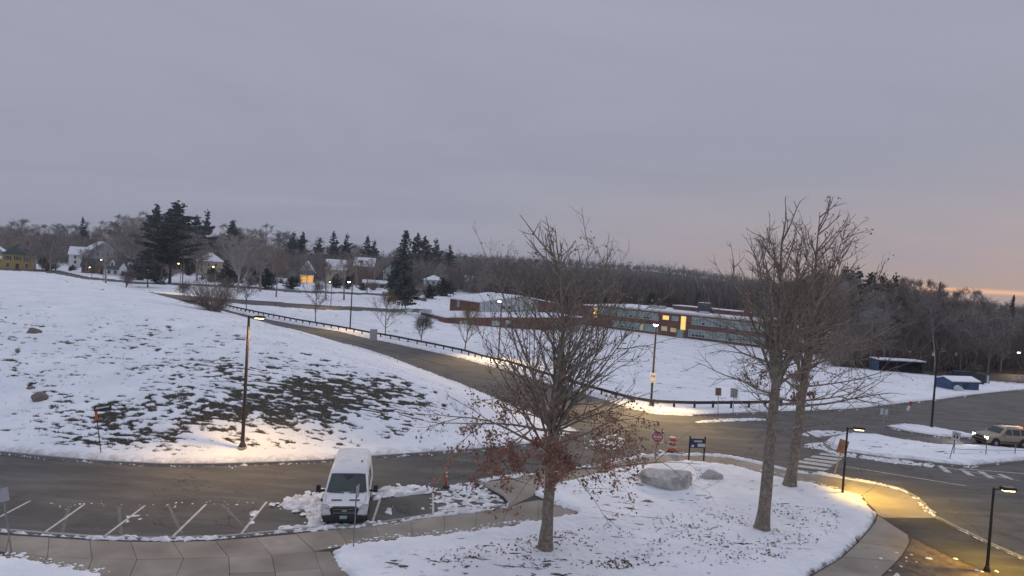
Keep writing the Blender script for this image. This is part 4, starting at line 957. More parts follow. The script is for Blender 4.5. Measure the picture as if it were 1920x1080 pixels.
house('snow_roof_house', 'grey house with broad snowy roof next to the glowing porch house', 630, 521, 9, 8, 4.2, 8.4, 'wall_tan', 'roof_snow', 'gx', wins=[(-2.5, 2.2, .9, 1.4), (2.5, 2.2, .9, 1.4)], chimney=2.6)
house('brown_gable_house', 'brown house with snowy gable behind the utility pole', 683, 519, 9, 8, 5.2, 8.8, 'wall_brown', 'roof_snow', 'gx', wins=[(-2.5, 3.6, .9, 1.4), (2.5, 3.6, .9, 1.4)])
house('garage', 'low pink garage behind the utility pole and hedge', 703, 540, 10, 6, 2.3, 3.3, 'wall_pink', 'roof_snow', 'gx', wins=[(-3, 1.1, 1.8, 1.5), (0, 1.1, 1.8, 1.5), (3, 1.1, 1.8, 1.5)])
house('mint_house', 'pale mint two-storey house with snowy roof beside dark yews', 812, 548, 8.2, 7.5, 5.4, 7.4, 'wall_mint', 'roof_snow', 'hip', wins=[(-2.2, 4.2, .9, 1.2), (0, 4.2, .9, 1.2), (2.2, 4.2, .9, 1.2), (2.2, 1.5, .9, 1.2)])
house('blue_house', 'small blue-grey house with snowy roof half hidden behind the spruce', 733, 527, 7, 7, 4.5, 7.4, 'wall_mint', 'roof_snow', 'gy', wins=[(-1.5, 3.2, .8, 1.2), (1.5, 3.2, .8, 1.2)])
house('low_house', 'low house with snowy roof behind the gym roof', 888, 540, 9, 7, 3.2, 5.4, 'wall_grey', 'roof_snow', 'gx', wins=[(-2, 1.6, .9, 1.2), (2, 1.6, .9, 1.2)])
def hill_house(label, px, dist, ytop, W, wall, rz=0):
    d = ray(px, ytop); s = dist/d.y; x, y = d.x*s, d.y*s; top = CAM_H+d.z*s; z0 = z1(x, y); H = max(top-z0, 7)
    t = thing('hill_house', label, 'house', (x, y, z0), -math.atan2(x, y)+rz)
    MB().extr([(-4, -.5), (4, -.5), (4, H-4), (0, H), (-4, H-4)], 'x', -W/2, W/2).build('wall', wall, t); roof_gable(W, 8, H-4, H).build('roof', 'roof_snow', t)
    for q in (-W/4, W/4): window(t, q, H-5.5, 1.0, 1.5, -4)
hill_house('white house showing between trees high on the far hill', 1326, 330, 538, 10, 'wall_white', .4)
hill_house('pale house with snowy roof lower on the far hillside', 1318, 315, 545, 8, 'wall_grey', -.3)
hill_house('small snowy-roofed house just behind the left end of the school', 1137, 265, 560, 5, 'wall_white', .2)

# ------------------------------------------------------------------ the brick school
def along(a, b):
    v = b-a; return v.length, math.atan2(v.y, v.x)
def school():
    A = gp(1118, 614); B = gp(1436, 655); A.z = B.z = min(A.z, B.z)
    Lw, ang = along(A.xy.to_3d(), B.xy.to_3d()); Hh = 6.5
    t = thing('school_building', 'long two-storey brick school with window bands and snowy flat roof', 'school', (A.x, A.y, A.z), ang)
    MB().box((Lw/2, 9, Hh/2-.6), (Lw, 18, Hh+1.2)).build('wall', 'brick', t)
    MB().box((Lw/2, 9, Hh+.12), (Lw+.5, 18.5, .24)).build('roof', 'roof_snow', t)
    MB().box((Lw/2, -.06, Hh-.16), (Lw+.4, .3, .3)).build('fascia', 'brick_trim', t)
    def band(x0, x1, z0, z1_, lit=()):
        o = MB().box(((x0+x1)/2, -.03, (z0+z1_)/2), (x1-x0, .1, z1_-z0)).build('window_band', 'glass_green', t)
        f = MB(); n = int((x1-x0)/.85); 
        for i in range(n+1): f.box((x0+(x1-x0)*i/n, -.10, (z0+z1_)/2), (.09, .1, z1_-z0))
        f.box(((x0+x1)/2, -.11, z0), (x1-x0+.2, .2, .12)); f.box(((x0+x1)/2, -.11, z1_), (x1-x0+.2, .16, .1)); f.box(((x0+x1)/2, -.1, z0+(z1_-z0)*.38), (x1-x0, .07, .06))
        f.build('mullions', 'wall_mint', o)
        rr = random.Random(int(x0*7)); w = (x1-x0)/n
        for i in range(n):
            if rr.random() < .22: MB().box((x0+w*(i+.5), -.095, z0+(z1_-z0)*.19), (w*.8, .04, (z1_-z0)*.34)).build('open_pane', 'glass_dark', o)
        for i in lit: MB().box((x0+w*(i+.5), -.1, (z0+z1_)/2), (w*.8, .05, (z1_-z0)*.9)).build('lit_pane', 'glass_soft', o)
    def fx(px): # share along the facade seen at a pixel column of its mid height
        best = min(range(201), key=lambda i: abs(proj(A+(B-A)*(i/200)+Vector((0, 0, 3.2)))[0]-px)); return Lw*best/200
    u = fx
    band(u(1124), u(1234), 3.95, 5.75); band(u(1150), u(1234), .85, 2.6, (10,))
    band(u(1297), u(1434), 3.95, 5.75); band(u(1293), u(1434), .85, 2.6)
    for px, z, w_, h_, g in [(1248, 4.9, 1.7, 1.0, 'glass_lit'), (1265, 4.9, 1.6, .9, 'glass_green'), (1246, 2.0, 1.5, 1.0, 'glass_soft'), (1263, 1.9, 1.5, .9, 'glass_soft'), (1281, 4.0, 1.3, 3.4, 'glass_lit')]:
        window(t, u(px), z, w_, h_, 0, g)
    MB().box((u(1279), -.5, 1.1), (1.8, 1.0, 2.2)).build('entrance', 'glass_green', t)
    # on the roof
    a0 = u(1234); MB().box((u(1258), 13, Hh+.75), (10.5, 5, 1.1)).build('penthouse', 'brick', t); MB().box((u(1258), 13, Hh+1.37), (11, 5.4, .16)).build('penthouse_roof', 'roof_snow', t)
    MB().box((u(1335), 12, Hh+.75), (11, 5, 1.1)).build('penthouse', 'brick', t); MB().box((u(1335), 12, Hh+1.37), (11.5, 5.4, .16)).build('penthouse_roof', 'roof_snow', t)
    MB().box((u(1292), 8, Hh+1.5), (2.8, 3, 2.6), top=.8).build('vent_housing', 'roof_dark', t); MB().box((u(1292), 8, Hh+2.88), (2.4, 2.5, .14)).build('vent_snow', 'roof_snow', t)
    MB().box((u(1210), 6, Hh+.6), (4, 2.5, .9)).build('rooftop_unit', 'panel_white', t); MB().box((u(1305), 4, Hh+.45), (2.2, 1.6, .6)).build('rooftop_unit', 'panel_white', t)
    ch = MB().box((u(1369), 10, Hh+2.9), (1.6, 1.6, 6.2), top=.85).build('chimney', 'brick', t); MB().box((u(1369), 10, Hh+6.1), (1.55, 1.55, .25)).build('cap', 'brick_trim', ch)
    # lower block that carries on at the right end
    MB().box((Lw+4.5, 6.5, 2.4), (8.9, 10, 6.2)).build('end_wall', 'brick', t); MB().box((Lw+4.5, 6.5, 5.62), (9.4, 10.5, .22)).build('end_roof', 'roof_snow', t)
    window(t, Lw+3.5, 3.2, 1.0, 1.4, 1.5)
    for k in range(2):
        MB().box((Lw+5+k*3, 1.3, 2.4), (.5, .3, .3)).build('wall_lamp', 'bulb_warm' if k else 'trim_white', t)
    # stair tower and link at the left end
    MB().box((-3.4, 4, 2.4), (6.6, 7, 7.0)).build('link_wall', 'brick', t); MB().box((-3.4, 4, 6.0), (7.0, 7.4, .2)).build('link_roof', 'roof_snow', t)
    window(t, -.9, 4.2, 1.2, 2.8, .5, 'glass_lit')
    # low front wing
    C = gp(792, 592); D = gp(834, 607); E = gp(1090, 620)
    zz = min(C.z, D.z, E.z)
    q = thing('school_wing', 'low brick school wing with snowy roof and square side windows', 'school', (D.x, D.y, zz)); ang2 = math.atan2(E.y-D.y, E.x-D.x); q.rotation_euler = (0, 0, ang2)
    L2 = (E.xy-D.xy).length; dv = C.xy-D.xy; ca, sa = math.cos(-ang2), math.sin(-ang2); cl = (dv.x*ca-dv.y*sa, dv.x*sa+dv.y*ca)
    h2 = 3.5; k = 14/cl[1] if cl[1] < 14 else 1
    poly = [(0, 0), (L2, 0), (L2, 16), (cl[0]*max(1, k), cl[1]*max(1, k))]
    top = h2
    b = MB().prism(poly, -1.0, top); b.build('wall', 'brick', q)
    b = MB().prism([(-.3, -.3), (L2+.3, -.3), (L2+.3, 16.3), (cl[0]*max(1, k)-.3, cl[1]*max(1, k)+.3)], top+.004, top+.26); b.build('roof', 'roof_snow', q)
    for i in range(4):
        f_ = .30+.10*i; px_, py_ = cl[0]*f_, cl[1]*f_; an = math.atan2(cl[1], cl[0])
        wv = MB().box((px_+.06*math.sin(an)*-1, py_+.06*math.cos(an), 2.3), (.9, .16, .95), rz=an).build('window', 'trim_white', q); MB().box((px_-.13*math.sin(an), py_+.13*math.cos(an), 2.3), (.6, .1, .7), rz=an).build('pane', 'panel_white', wv)
    for f_, w_, z, hh, g in [(.12, 2.2, 2.2, 1.0, 'panel_white'), (.33, 2.0, 2.2, .9, 'panel_white'), (.42, 1.6, 2.5, .5, 'panel_white'), (.42, 1.5, 1.2, 1.5, 'glass_dark'), (.80, 3.0, 2.2, 1.0, 'glass_green'), (.90, 1.8, 1.8, 1.4, 'glass_dark')]: window(q, L2*f_, z, w_, hh, 0, g)
    MB().box((1.0, 9, top+.6), (1.6, 1.6, .9)).build('rooftop_unit', 'panel_white', q); MB().box((-2.0, 12, top+.55), (1.2, 1.2, .8)).build('rooftop_unit', 'panel_white', q)
    MB().box((L2-1.5, -.75, .6), (2.4, 1.4, 1.6)).build('equipment_box', 'panel_white', q)
    # gymnasium behind it: white front gable, brick side
    g_ = thing('gymnasium', 'gymnasium with low snowy gable roof, white panelled front and brick side', 'school', (D.x, D.y, zz)); g_.rotation_euler = (0, 0, ang2)
    def lx(px):
        c = ray(px, 575); # meets the plane 12 m behind the wing front
        o = Vector((-D.x, -D.y, 0)); dx, dy = c.x, c.y; oy = o.x*sa+o.y*ca; ddy = dx*sa+dy*ca; s = (12-oy)/ddy; return (o.x*ca-o.y*sa)+s*(dx*ca-dy*sa)
    x0, x1 = lx(899), lx(1042); W_ = x1-x0; e, r = 6.2, 7.9; Dp = 13; fr = lx(1008)
    MB().extr([(x0, -.8), (x1, -.8), (x1, e), ((x0+x1)/2, r), (x0, e)], 'y', 12, 12+Dp).build('wall', 'brick', g_)
    pw = MB().extr([(x0+.05, 0), (fr, 0), (fr, e+.55), ((x0+x1)/2, r-.05), (x0+.05, e)], 'y', 11.9, 11.99).build('front_panel', 'panel_white', g_)
    for i in range(9): MB().box((x0+.6+(fr-x0-1)*i/8, 11.85, e/2), (.12, .08, e-.1)).build('batten', 'trim_white', pw)
    for i in (3, 4): MB().box((x0+(fr-x0)*(i+.5)/9, 11.86, 5.0), (1.0, .1, .7)).build('pane', 'glass_dark', pw)
    rf = MB(); sl2 = (r-e)/(W_/2); o_ = .6
    rf.extr([(x0-o_, e-o_*sl2), ((x0+x1)/2, r), (x1+o_, e-o_*sl2), (x1+o_, e-o_*sl2+.3), ((x0+x1)/2, r+.32), (x0-o_, e-o_*sl2+.3)], 'y', 11.4, 12.6+Dp); rf.build('roof', 'roof_snow', g_)
    MB().box((x0-.05, 12+Dp*.7, 5.2), (.14, 1.2, 2.0)).build('window', 'glass_green', g_)
def proj(p):
    v = Vector(p)-Vector((0, 0, CAM_H)); d = v.dot(_f); return (960+FPX*v.dot(_r)/d, 540-FPX*v.dot(_u)/d)
school()
# ------------------------------------------------------------------ vehicles (local +x is forward)
mat('paint_van', (.70, .71, .72), .35, .05, 3, spec=.5, col2=(.52, .51, .49), c2lo=.50, c2hi=.85, c2scale=1.4); mat('paint_suv', (.34, .28, .20), .35, .06, 3, metal=.3)
mat('plastic_black', (.022, .022, .025), .6, .15, 8); mat('tyre', (.020, .020, .020), .9, .1, 20); mat('rim', (.42, .42, .43), .4, .1, 5, metal=.6)
mat('glass_wind', (.045, .062, .060), .12, .25, 1.2, spec=.3); mat('lamp_lens', (.42, .42, .46), .15, .1, 6, spec=.8); mat('plate_teal', (.30, .50, .50), .5, .1, 20)
mat('head_on', (1, 1, 1), .4, .02, emit=(1.0, .93, .85), estr=22); mat('tail_on', (.6, .05, .02), .4, .05, emit=(1.0, .16, .04), estr=5); mat('chrome', (.6, .6, .6), .25, .05, 5, metal=.9)
def loft(stations, wz, nz=9, fw=None):
    """stations: (x, z bottom, z top, width factor); wz: half width by height"""
    V = []; F = []; ring = None
    for x, z0, z1_, k in stations:
        q = [(0, z0)]; zs = np.linspace(z0, max(z1_-.12, z0+.05), nz)
        for z in zs: q.append((np.interp(z, *wz)*k, z))
        w = np.interp(zs[-1], *wz)*k; q += [(w*.955, z1_-.05), (w*.86, z1_-.012), (w*.5, z1_+.006), (0, z1_+.012)]
        full = q + [(-a, b) for a, b in q[-2:0:-1]]
        ring = len(full); V += [(x, a, b) for a, b in full]
    n = len(stations)
    for i in range(n-1):
        for j in range(ring): F.append((i*ring+j, i*ring+(j+1) % ring, (i+1)*ring+(j+1) % ring, (i+1)*ring+j))
    F.append(tuple(range(ring))); F.append(tuple(range((n-1)*ring, n*ring)))
    return V, F
def wheel(p, x, y, r, w, s):
    t = MB(); prof = [(r*.62, -w/2), (r*.93, -w/2), (r, -w*.36), (r, w*.36), (r*.93, w/2), (r*.62, w/2)]; n = 22; vs = []; fs = []
    for a, b in prof:
        for j in range(n): g = 2*PI*j/n; vs.append((x+a*math.cos(g), y+b, r+a*math.sin(g)))
    for i in range(len(prof)-1):
        for j in range(n): fs.append((i*n+j, i*n+(j+1) % n, (i+1)*n+(j+1) % n, (i+1)*n+j))
    t.add(vs, fs, 0, True); o = t.build('wheel', 'tyre', p)
    m_ = MB(); yy = y+s*w*.30
    m_.tube([(x, yy-.06, r), (x, yy, r)], r*.63, 18)
    m_.build('rim', 'plastic_black', o); sp = MB()
    for k in range(5):
        g = 2*PI*k/5; sp.bar((x, yy+s*.02, r), (x+math.cos(g)*r*.6, yy+s*.02, r+math.sin(g)*r*.6), .10, .05, up=(0, 1, 0))
    sp.tube([(x, yy, r), (x, yy+s*.05, r)], r*.16, 10); sp.build('spokes', 'rim', o)
def side_glass(p, name, pts, wz, material='glass_dark', off=.012):
    for s in (-1, 1):
        b = MB(); vs = []
        for k in (off, -.03):
            for x, z in pts: vs.append((x, s*(np.interp(z, *wz)+k), z))
        n = len(pts); b.add(vs, [tuple(range(n)), tuple(range(2*n-1, n-1, -1))]+[(i, (i+1) % n, n+(i+1) % n, n+i) for i in range(n)]); b.build(name, material, p)
def van():
    p = gp(652, 983); t = thing('cargo_van', 'white high-roof cargo van parked nose-in with black grille and mirrors', 'van', (p.x-.12, p.y-.30, 0.0), R(-80.5)); t.scale = (.80, 1.0, .82)
    wz = ([.25, .5, .9, 1.25, 1.5, 2.3, 2.55, 2.75], [.93, 1.0, 1.03, 1.02, .985, .885, .80, .70])
    st = [(0, .36, .82, .84), (-.06, .30, .98, .91), (-.22, .28, 1.10, .965), (-.50, .26, 1.19, .99), (-1.02, .26, 1.40, 1.0), (-1.10, .26, 1.46, 1.0), (-1.98, .26, 2.36, 1.0), (-2.20, .26, 2.52, 1.0), (-2.6, .26, 2.66, 1.0), (-3.2, .26, 2.73, 1.0), (-5.6, .26, 2.73, 1.0), (-5.9, .28, 2.68, .985), (-5.98, .34, 2.5, .95)]
    V, F = loft(st, wz, 10); b = MB(); b.add(V, F, 0, True); b.build('body', 'paint_van', t, fix=True)
    # windscreen: a bowed pane just proud of the body
    w = MB(); vs = []; nu, nv = 8, 5
    for j in range(nv+1):
        f = j/nv; x, z = -1.16-(1.95-1.16)*f, 1.54+(2.33-1.54)*f; hw = .905-(.905-.775)*f
        for i in range(nu+1): u = -1+2*i/nu; vs.append((x+.030-.02*u*u, hw*u, z+.018-.026*u**4))
    w.add(vs, [(j*(nu+1)+i, j*(nu+1)+i+1, (j+1)*(nu+1)+i+1, (j+1)*(nu+1)+i) for j in range(nv) for i in range(nu)], 0, True); ws = w.build('windscreen', 'glass_wind', t, fix=False)
    m_ = MB(); m_.add([(-1.86, -.22, 2.275), (-1.86, .22, 2.275), (-1.66, 0, 2.08)], [(0, 1, 2)]); o = m_.build('sensor_housing', 'plastic_black', ws); o.location = (.042, 0, .035)
    for s in (-1, 1): MB().bar((-1.09, s*.12, 1.50), (-1.13, s*.80, 1.535), .03, .03).build('wiper', 'plastic_black', ws)
    # nose
    g = MB(); g.extr([(-.64, .98), (-.56, .66), (.56, .66), (.64, .98), (.52, 1.075), (-.52, 1.075)], 'x', -.20, .045); gr = g.build('grille', 'plastic_black', t, .02)
    e = MB(); e.tube([(.03, 0, .90), (.062, 0, .90)], 1.0, 18); eo = e.build('emblem', 'chrome', gr); 
    for v in eo.data.vertices: v.co.y *= .135; v.co.z = .90+(v.co.z-.90)*.055
    for z in (.75, .83, .98): MB().bar((.05, -.5, z), (.05, .5, z), .02, .02).build('grille_bar', 'rim', gr)
    bp = MB(); V, F = loft([(.075, .33, .60, .83), (.045, .25, .66, .90), (-.12, .22, .69, .975), (-.62, .22, .62, 1.012), (-.64, .24, .5, 1.0)], wz, 5); bp.add(V, F, 0, True); bp.build('bumper', 'plastic_black', t)
    MB().box((.095, -.02, .56), (.02, .32, .17)).build('licence_plate', 'plate_teal', t)
    for s in (-1, 1):
        h_ = MB(); vs = [(.0-.01, s*.62, .98), (-.05, s*.88, .985), (-.20, s*1.01, 1.03), (-.30, s*1.02, 1.16), (-.22, s*.88, 1.185), (-.07, s*.68, 1.09)]
        vs2 = [(a-.14, c*.9, d-.05) for a, c, d in vs]; n = 6
        h_.add([(a+.015, c*1.0, d+.012) for a, c, d in vs]+vs2, [tuple(range(n)), tuple(range(2*n-1, n-1, -1))]+[(i, (i+1) % n, n+(i+1) % n, n+i) for i in range(n)]); h_.build('headlight', 'lamp_lens', t)
        MB().box((-.62, s*.40, 1.262), (.10, .46, .03)).build('bonnet_vent', 'plastic_black', t).rotation_euler = (0, 0, 0)
        mi = MB().box((-1.45, s*1.30, 1.62), (.16, .20, .40)).build('mirror', 'plastic_black', t, .03); MB().box((-1.45, s*1.12, 1.52), (.09, .24, .10)).build('mirror_arm', 'plastic_black', mi); MB().box((-1.545, s*1.30, 1.62), (.012, .16, .34)).build('mirror_glass', 'glass_wind', mi)
        MB().bar((-.75, s*1.035, .62), (-5.7, s*1.035, .62), .03, .16).build('side_trim', 'plastic_black', t)
        MB().bar((-2.95, s*1.0, 1.0), (-2.95, s*.90, 2.2), .02, .012).build('door_seam', 'plastic_black', t)
    MB().bar((-.42, -.80, 1.165), (-.42, .80, 1.165), .012, .012).build('bonnet_seam', 'plastic_black', t)
    for s in (-1, 1): MB().bar((-.45, s*.86, 1.165), (-1.0, s*.90, 1.385), .012, .014).build('bonnet_seam', 'plastic_black', t)
    side_glass(t, 'side_window', [(-1.55, 1.55), (-2.6, 1.55), (-2.6, 2.12), (-2.06, 2.12)], wz); side_glass(t, 'cargo_window', [(-3.1, 1.55), (-4.2, 1.55), (-4.2, 2.12), (-3.1, 2.12)], wz)
    for x in (-1.0, -4.72):
        for s in (-1, 1): wheel(t, x, s*.88, .36, .24, s)
    MB().tube([(-2.9, .55, 2.74), (-2.9, .55, 2.80)], .05, 8).build('roof_marker', 'plastic_black', t)
van()
def suv():
    a, b_ = gp(1838, 838), gp(1922, 845)
    hd = math.atan2(a.y-b_.y, a.x-b_.x); p = a
    hd = R(184)
    t = thing('beige_suv', 'tan sport utility car with headlights on driving past the snowy island', 'car', (p.x+.55, p.y+.9, 0), hd); t.scale = (.80, .95, .92)
    wz = ([.25, .45, .75, .98, 1.1, 1.55, 1.75], [.84, .91, .93, .90, .86, .70, .60])
    st = [(0, .42, .80, .80), (-.05, .34, .93, .90), (-.25, .30, 1.0, .96), (-1.25, .28, 1.12, 1.0), (-1.34, .28, 1.17, 1.0), (-2.02, .28, 1.66, 1.0), (-2.3, .28, 1.735, 1.0), (-3.2, .28, 1.755, 1.0), (-4.35, .28, 1.72, 1.0), (-4.58, .30, 1.55, 1.0), (-4.78, .34, 1.05, .97), (-4.86, .42, .85, .92)]
    V, F = loft(st, wz, 8); b = MB(); b.add(V, F, 0, True); b.build('body', 'paint_suv', t)
    w = MB(); vs = []; nu, nv = 6, 3
    for j in range(nv+1):
        f = j/nv; x, z = -1.40-(1.98-1.40)*f, 1.23+(1.635-1.23)*f; hw = .73-(.73-.60)*f
        for i in range(nu+1): u = -1+2*i/nu; vs.append((x+.02-.02*u*u, hw*u, z+.02-.03*u**4))
    w.add(vs, [(j*(nu+1)+i, j*(nu+1)+i+1, (j+1)*(nu+1)+i+1, (j+1)*(nu+1)+i) for j in range(nv) for i in range(nu)], 0, True); w.build('windscreen', 'glass_wind', t, fix=False)
    side_glass(t, 'front_window', [(-1.72, 1.12), (-2.62, 1.12), (-2.62, 1.60), (-2.22, 1.60)], wz); side_glass(t, 'rear_window', [(-2.74, 1.12), (-3.52, 1.12), (-3.52, 1.60), (-2.74, 1.60)], wz); side_glass(t, 'quarter_window', [(-3.64, 1.12), (-4.55, 1.12), (-4.40, 1.60), (-3.64, 1.60)], wz)
    for s in (-1, 1):
        MB().box((-.07, s*.66, .80), (.12, .34, .17)).build('headlight', 'head_on', t, .02)
        MB().box((-4.78, s*.80, 1.0), (.12, .12, .30)).build('tail_light', 'tail_on', t)
        MB().box((-1.75, s*1.0, 1.14), (.12, .2, .16)).build('mirror', 'paint_suv', t, .03)
        r_ = MB(); r_.tube([(-2.3, s*.55, 1.80), (-4.2, s*.55, 1.79)], .025, 6); r_.box((-2.4, s*.55, 1.77), (.08, .05, .08)); r_.box((-4.1, s*.55, 1.76), (.08, .05, .08)); r_.build('roof_rail', 'plastic_black', t)
        MB().bar((-.9, s*.945, .55), (-4.0, s*.945, .55), .02, .07).build('side_trim', 'plastic_black', t)
        for x in (-.88, -3.85):
            ar = MB(); ar.tube([(x, s*.80, .42), (x, s*.935, .42)], .46, 20); ar.build('wheel_arch', 'plastic_black', t); wheel(t, x, s*.84, .37, .22, s)
    MB().box((.0, 0, .78), (.10, .9, .18)).build('grille', 'plastic_black', t); MB().box((-.01, 0, .50), (.16, 1.5, .16)).build('bumper', 'plastic_black', t)
    MB().box((-4.40, 0, 1.72), (.08, .7, .05)).build('brake_light', 'tail_on', t)
    for s in (-1, 1):
        l = bpy.data.lights.new('headlight_beam', 'SPOT'); l.energy = 260; l.color = (1, .93, .85); l.spot_size = R(70); l.spot_blend = .8; l.shadow_soft_size = .08
        o = bpy.data.objects.new('headlight_beam', l); COL.objects.link(o); o.parent = t; o.location = (.15, s*.66, .80); o.rotation_euler = (R(84), 0, R(-90))
suv()
# ------------------------------------------------------------------ lamps, poles, signs, fences
mat('pole_black', (.022, .021, .024), .55, .15, 8, metal=.3); mat('pole_brown', (.050, .036, .034), .6, .15, 8); mat('steel', (.24, .25, .26), .5, .15, 8, metal=.5)
mat('wood_pole', (.17, .14, .11), .9, .25, 5); mat('rail_rust', (.035, .029, .032), .8, .3, 3); mat('sign_back', (.36, .36, .37), .5, .1, 4, metal=.4); mat('sign_white', (.62, .62, .60), .6, .06, 5)
mat('sign_red', (.38, .035, .045), .5, .08, 4); mat('sign_black', (.03, .032, .035), .5, .1, 4); mat('orange', (.62, .13, .03), .6, .08, 4); mat('plywood', (.36, .20, .11), .85, .2, 5, col2=(.27, .14, .08), c2scale=3)
mat('stone', (.52, .49, .45), .9, .25, 2.2, bump=.6, bscale=5, col2=(.32, .30, .28), c2lo=.5, c2hi=.62, c2scale=1.8); mat('stone_brown', (.22, .165, .15), .9, .3, 2, bump=.6, bscale=5, col2=(.15, .12, .11), c2scale=2)
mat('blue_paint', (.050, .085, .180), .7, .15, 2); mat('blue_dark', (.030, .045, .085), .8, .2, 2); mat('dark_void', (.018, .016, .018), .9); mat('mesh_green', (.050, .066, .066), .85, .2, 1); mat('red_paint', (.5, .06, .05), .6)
mat('yellow_lens', (.9, .7, .3), .5, .05, emit=(1.0, .74, .30), estr=9)
def spot(parent, loc, energy, col, size=R(122), blend=.95, soft=.12, tilt=0.0, arm=(1, 0)):
    l = bpy.data.lights.new('lamp_light', 'SPOT'); l.energy = energy; l.color = col; l.spot_size = size; l.spot_blend = blend; l.shadow_soft_size = soft
    o = bpy.data.objects.new('lamp_light', l); COL.objects.link(o); o.parent = parent; o.location = loc; a = Vector((*arm, 0)).normalized(); o.rotation_euler = (a*math.sin(tilt)-Vector((0, 0, math.cos(tilt)))).to_track_quat('-Z', 'Y').to_euler(); return o
WARM = (1.0, .60, .20); AMB = (1.0, .60, .04); COOL = (1.0, .66, .28)
def lamp(name, label, px, py, tx, ty, arm=(1, 0), head='flat', lens='yellow_lens', energy=0, col=WARM, rad=(.10, .065), base=None, mt='pole_brown', al=.9, tilt=0.0, aim=None):
    p = gp(px, py); H = zat(p, tx, ty)-p.z; t = thing(name, label, 'street lamp', (p.x, p.y, p.z))
    MB().tube([(0, 0, -.3), (0, 0, H*.5), (0, 0, H)], [rad[0], (rad[0]+rad[1])/2, rad[1]], 10).build('pole', mt, t)
    if base: MB().lathe([(base[0], -.3), (base[0], base[1]*.9), (base[0]*.9, base[1])], 14).build('footing', 'granite', t); 
    MB().lathe([(rad[0]*2.0, 0), (rad[0]*2.0, .05), (rad[0]*1.3, .22), (rad[0]*1.05, .3)], 10, (0, 0, (base[1] if base else .05))).build('base_cover', mt, t)
    a = Vector((*arm, 0)).normalized()
    if head == 'flat':
        MB().bar((0, 0, H-.08), tuple(a*al*.45+Vector((0, 0, H-.06))), .05, .06).build('arm', mt, t)
        c = a*(al*.72); hd = MB(); rz = math.atan2(a.y, a.x); hd.box((c.x, c.y, H-.02), (al*.72, .34, .13), rz=rz, top=.8); ho = hd.build('lamp_head', 'pole_black', t, .02)
        MB().box((c.x, c.y, H-.105), (al*.5, .24, .05), rz=rz).build('lens', lens, ho)
        if energy: spot(t, (c.x, c.y, H-.20), energy, col, tilt=tilt, arm=aim or arm)
    else:
        MB().bar((0, 0, H-.15), tuple(a*al*.8+Vector((0, 0, H+.05))), .05, .05).build('arm', mt, t)
        c = a*al; hd = MB(); hd.lathe([(.05, .16), (.16, .14), (.24, .06), (.25, 0)], 12, (c.x, c.y, H)); ho = hd.build('lamp_head', 'pole_black', t)
        MB().lathe([(.22, -.005), (.20, -.07), (.12, -.15), (.02, -.18)], 12, (c.x, c.y, H)).build('lens', lens, ho)
        if energy: spot(t, (c.x, c.y, H-.3), energy, col, tilt=R(34), arm=arm)
    return t, p, H
lamp('lamp_post', 'brown lamp post with lit flat head at the foot of the snowy mound', 454, 846, 463, 592, (1, -.1), 'flat', 'yellow_lens', 2300, WARM, (.11, .07), (.27, .28), tilt=R(20), aim=(.1, -1))
lamp('lamp_post', 'lamp post with glowing white head behind the guardrail beside the grey sign', 656, 620, 660, 528, (-.4, -1), 'bell', 'bulb_white', 2400, COOL, (.13, .08), None, 'pole_brown', 1.0)
lamp('lamp_post', 'lamp post with glowing white head on the field below the gymnasium', 934, 674, 938, 564, (-.3, -1), 'bell', 'bulb_white', 5200, COOL, (.12, .08), None, 'pole_brown', 1.0)
lamp('lamp_post', 'lamp post with glowing white head and a white notice on its pole', 1220, 764, 1232, 607, (-.3, -1), 'bell', 'bulb_white', 7000, COOL, (.11, .07), (.2, .12), 'pole_brown', 1.0)
lamp('lamp_post', 'unlit tall black lamp post standing in the narrow snowy island', 1746, 806, 1762, 656, (1, .3), 'flat', 'sign_white', 0, WARM, (.10, .07), (.2, .12), 'pole_black', .8)
lamp('path_lamp', 'short black path lamp lighting the yellow pavement corner', 1579, 932, 1597, 802, (1, -.05), 'flat', 'yellow_lens', 2100, AMB, (.07, .05), None, 'pole_black', .9, R(30))
lamp('path_lamp', 'short black path lamp beside the planting bed', 1850, 1075, 1880, 917, (1, .05), 'flat', 'yellow_lens', 1500, AMB, (.07, .05), None, 'pole_black', .9)
lamp('lamp_post', 'lamp post with flaring white light beyond the equipment yard', 1903, 704, 1908, 660, (-.3, -1), 'bell', 'bulb_white', 1100, (1, .82, .5), (.10, .07), None, 'pole_black', .7)
for px, py, ty, e, lab in [(337, 551, 494, 1000, 'street lamp with white light beside the tall utility pole'), (402, 556, 500, 900, 'street lamp with white light among the street pines'), (193, 529, 487, 500, 'street lamp with yellow light beside the cottage'), (172, 522, 501, 260, 'low yellow yard lamp beside the brown house'), (620, 576, 528, 1500, 'hooded street lamp lighting the lower street')]:
    lamp('street_lamp', lab, px, py, px+2, ty, (-.3, -1), 'bell', 'bulb_warm' if ty != 528 else 'yellow_lens', e, (1.0, .66, .24), (.10, .07), None, 'wood_pole', .9)
for x_, y_ in ((960, 535), (1166, 548)):
    pass
def upole(label, px, py, ty, arm=True):
    p = gp(px, py); H = zat(p, px+3, ty)-p.z; t = thing('utility_pole', label, 'utility pole', (p.x, p.y, p.z))
    MB().tube([(0, 0, -.4), (0, 0, H)], [.19, .13], 8).build('pole', 'wood_pole', t)
    if arm:
        b = MB().bar((-1.1, 0, H-.5), (1.1, 0, H-.5), .12, .14).build('crossarm', 'wood_pole', t)
        for q in (-.95, -.4, .4, .95): MB().lathe([(.05, 0), (.07, .1), (.03, .2)], 6, (q, 0, H-.43)).build('insulator', 'panel_white', b)
    return p, H
upole('tall weathered utility pole on the street by the white-lit lamp', 342, 533, 470); upole('pale utility pole by the pink garage', 688, 549, 499); upole('utility pole between the spruce and the mint house', 797, 562, 508)
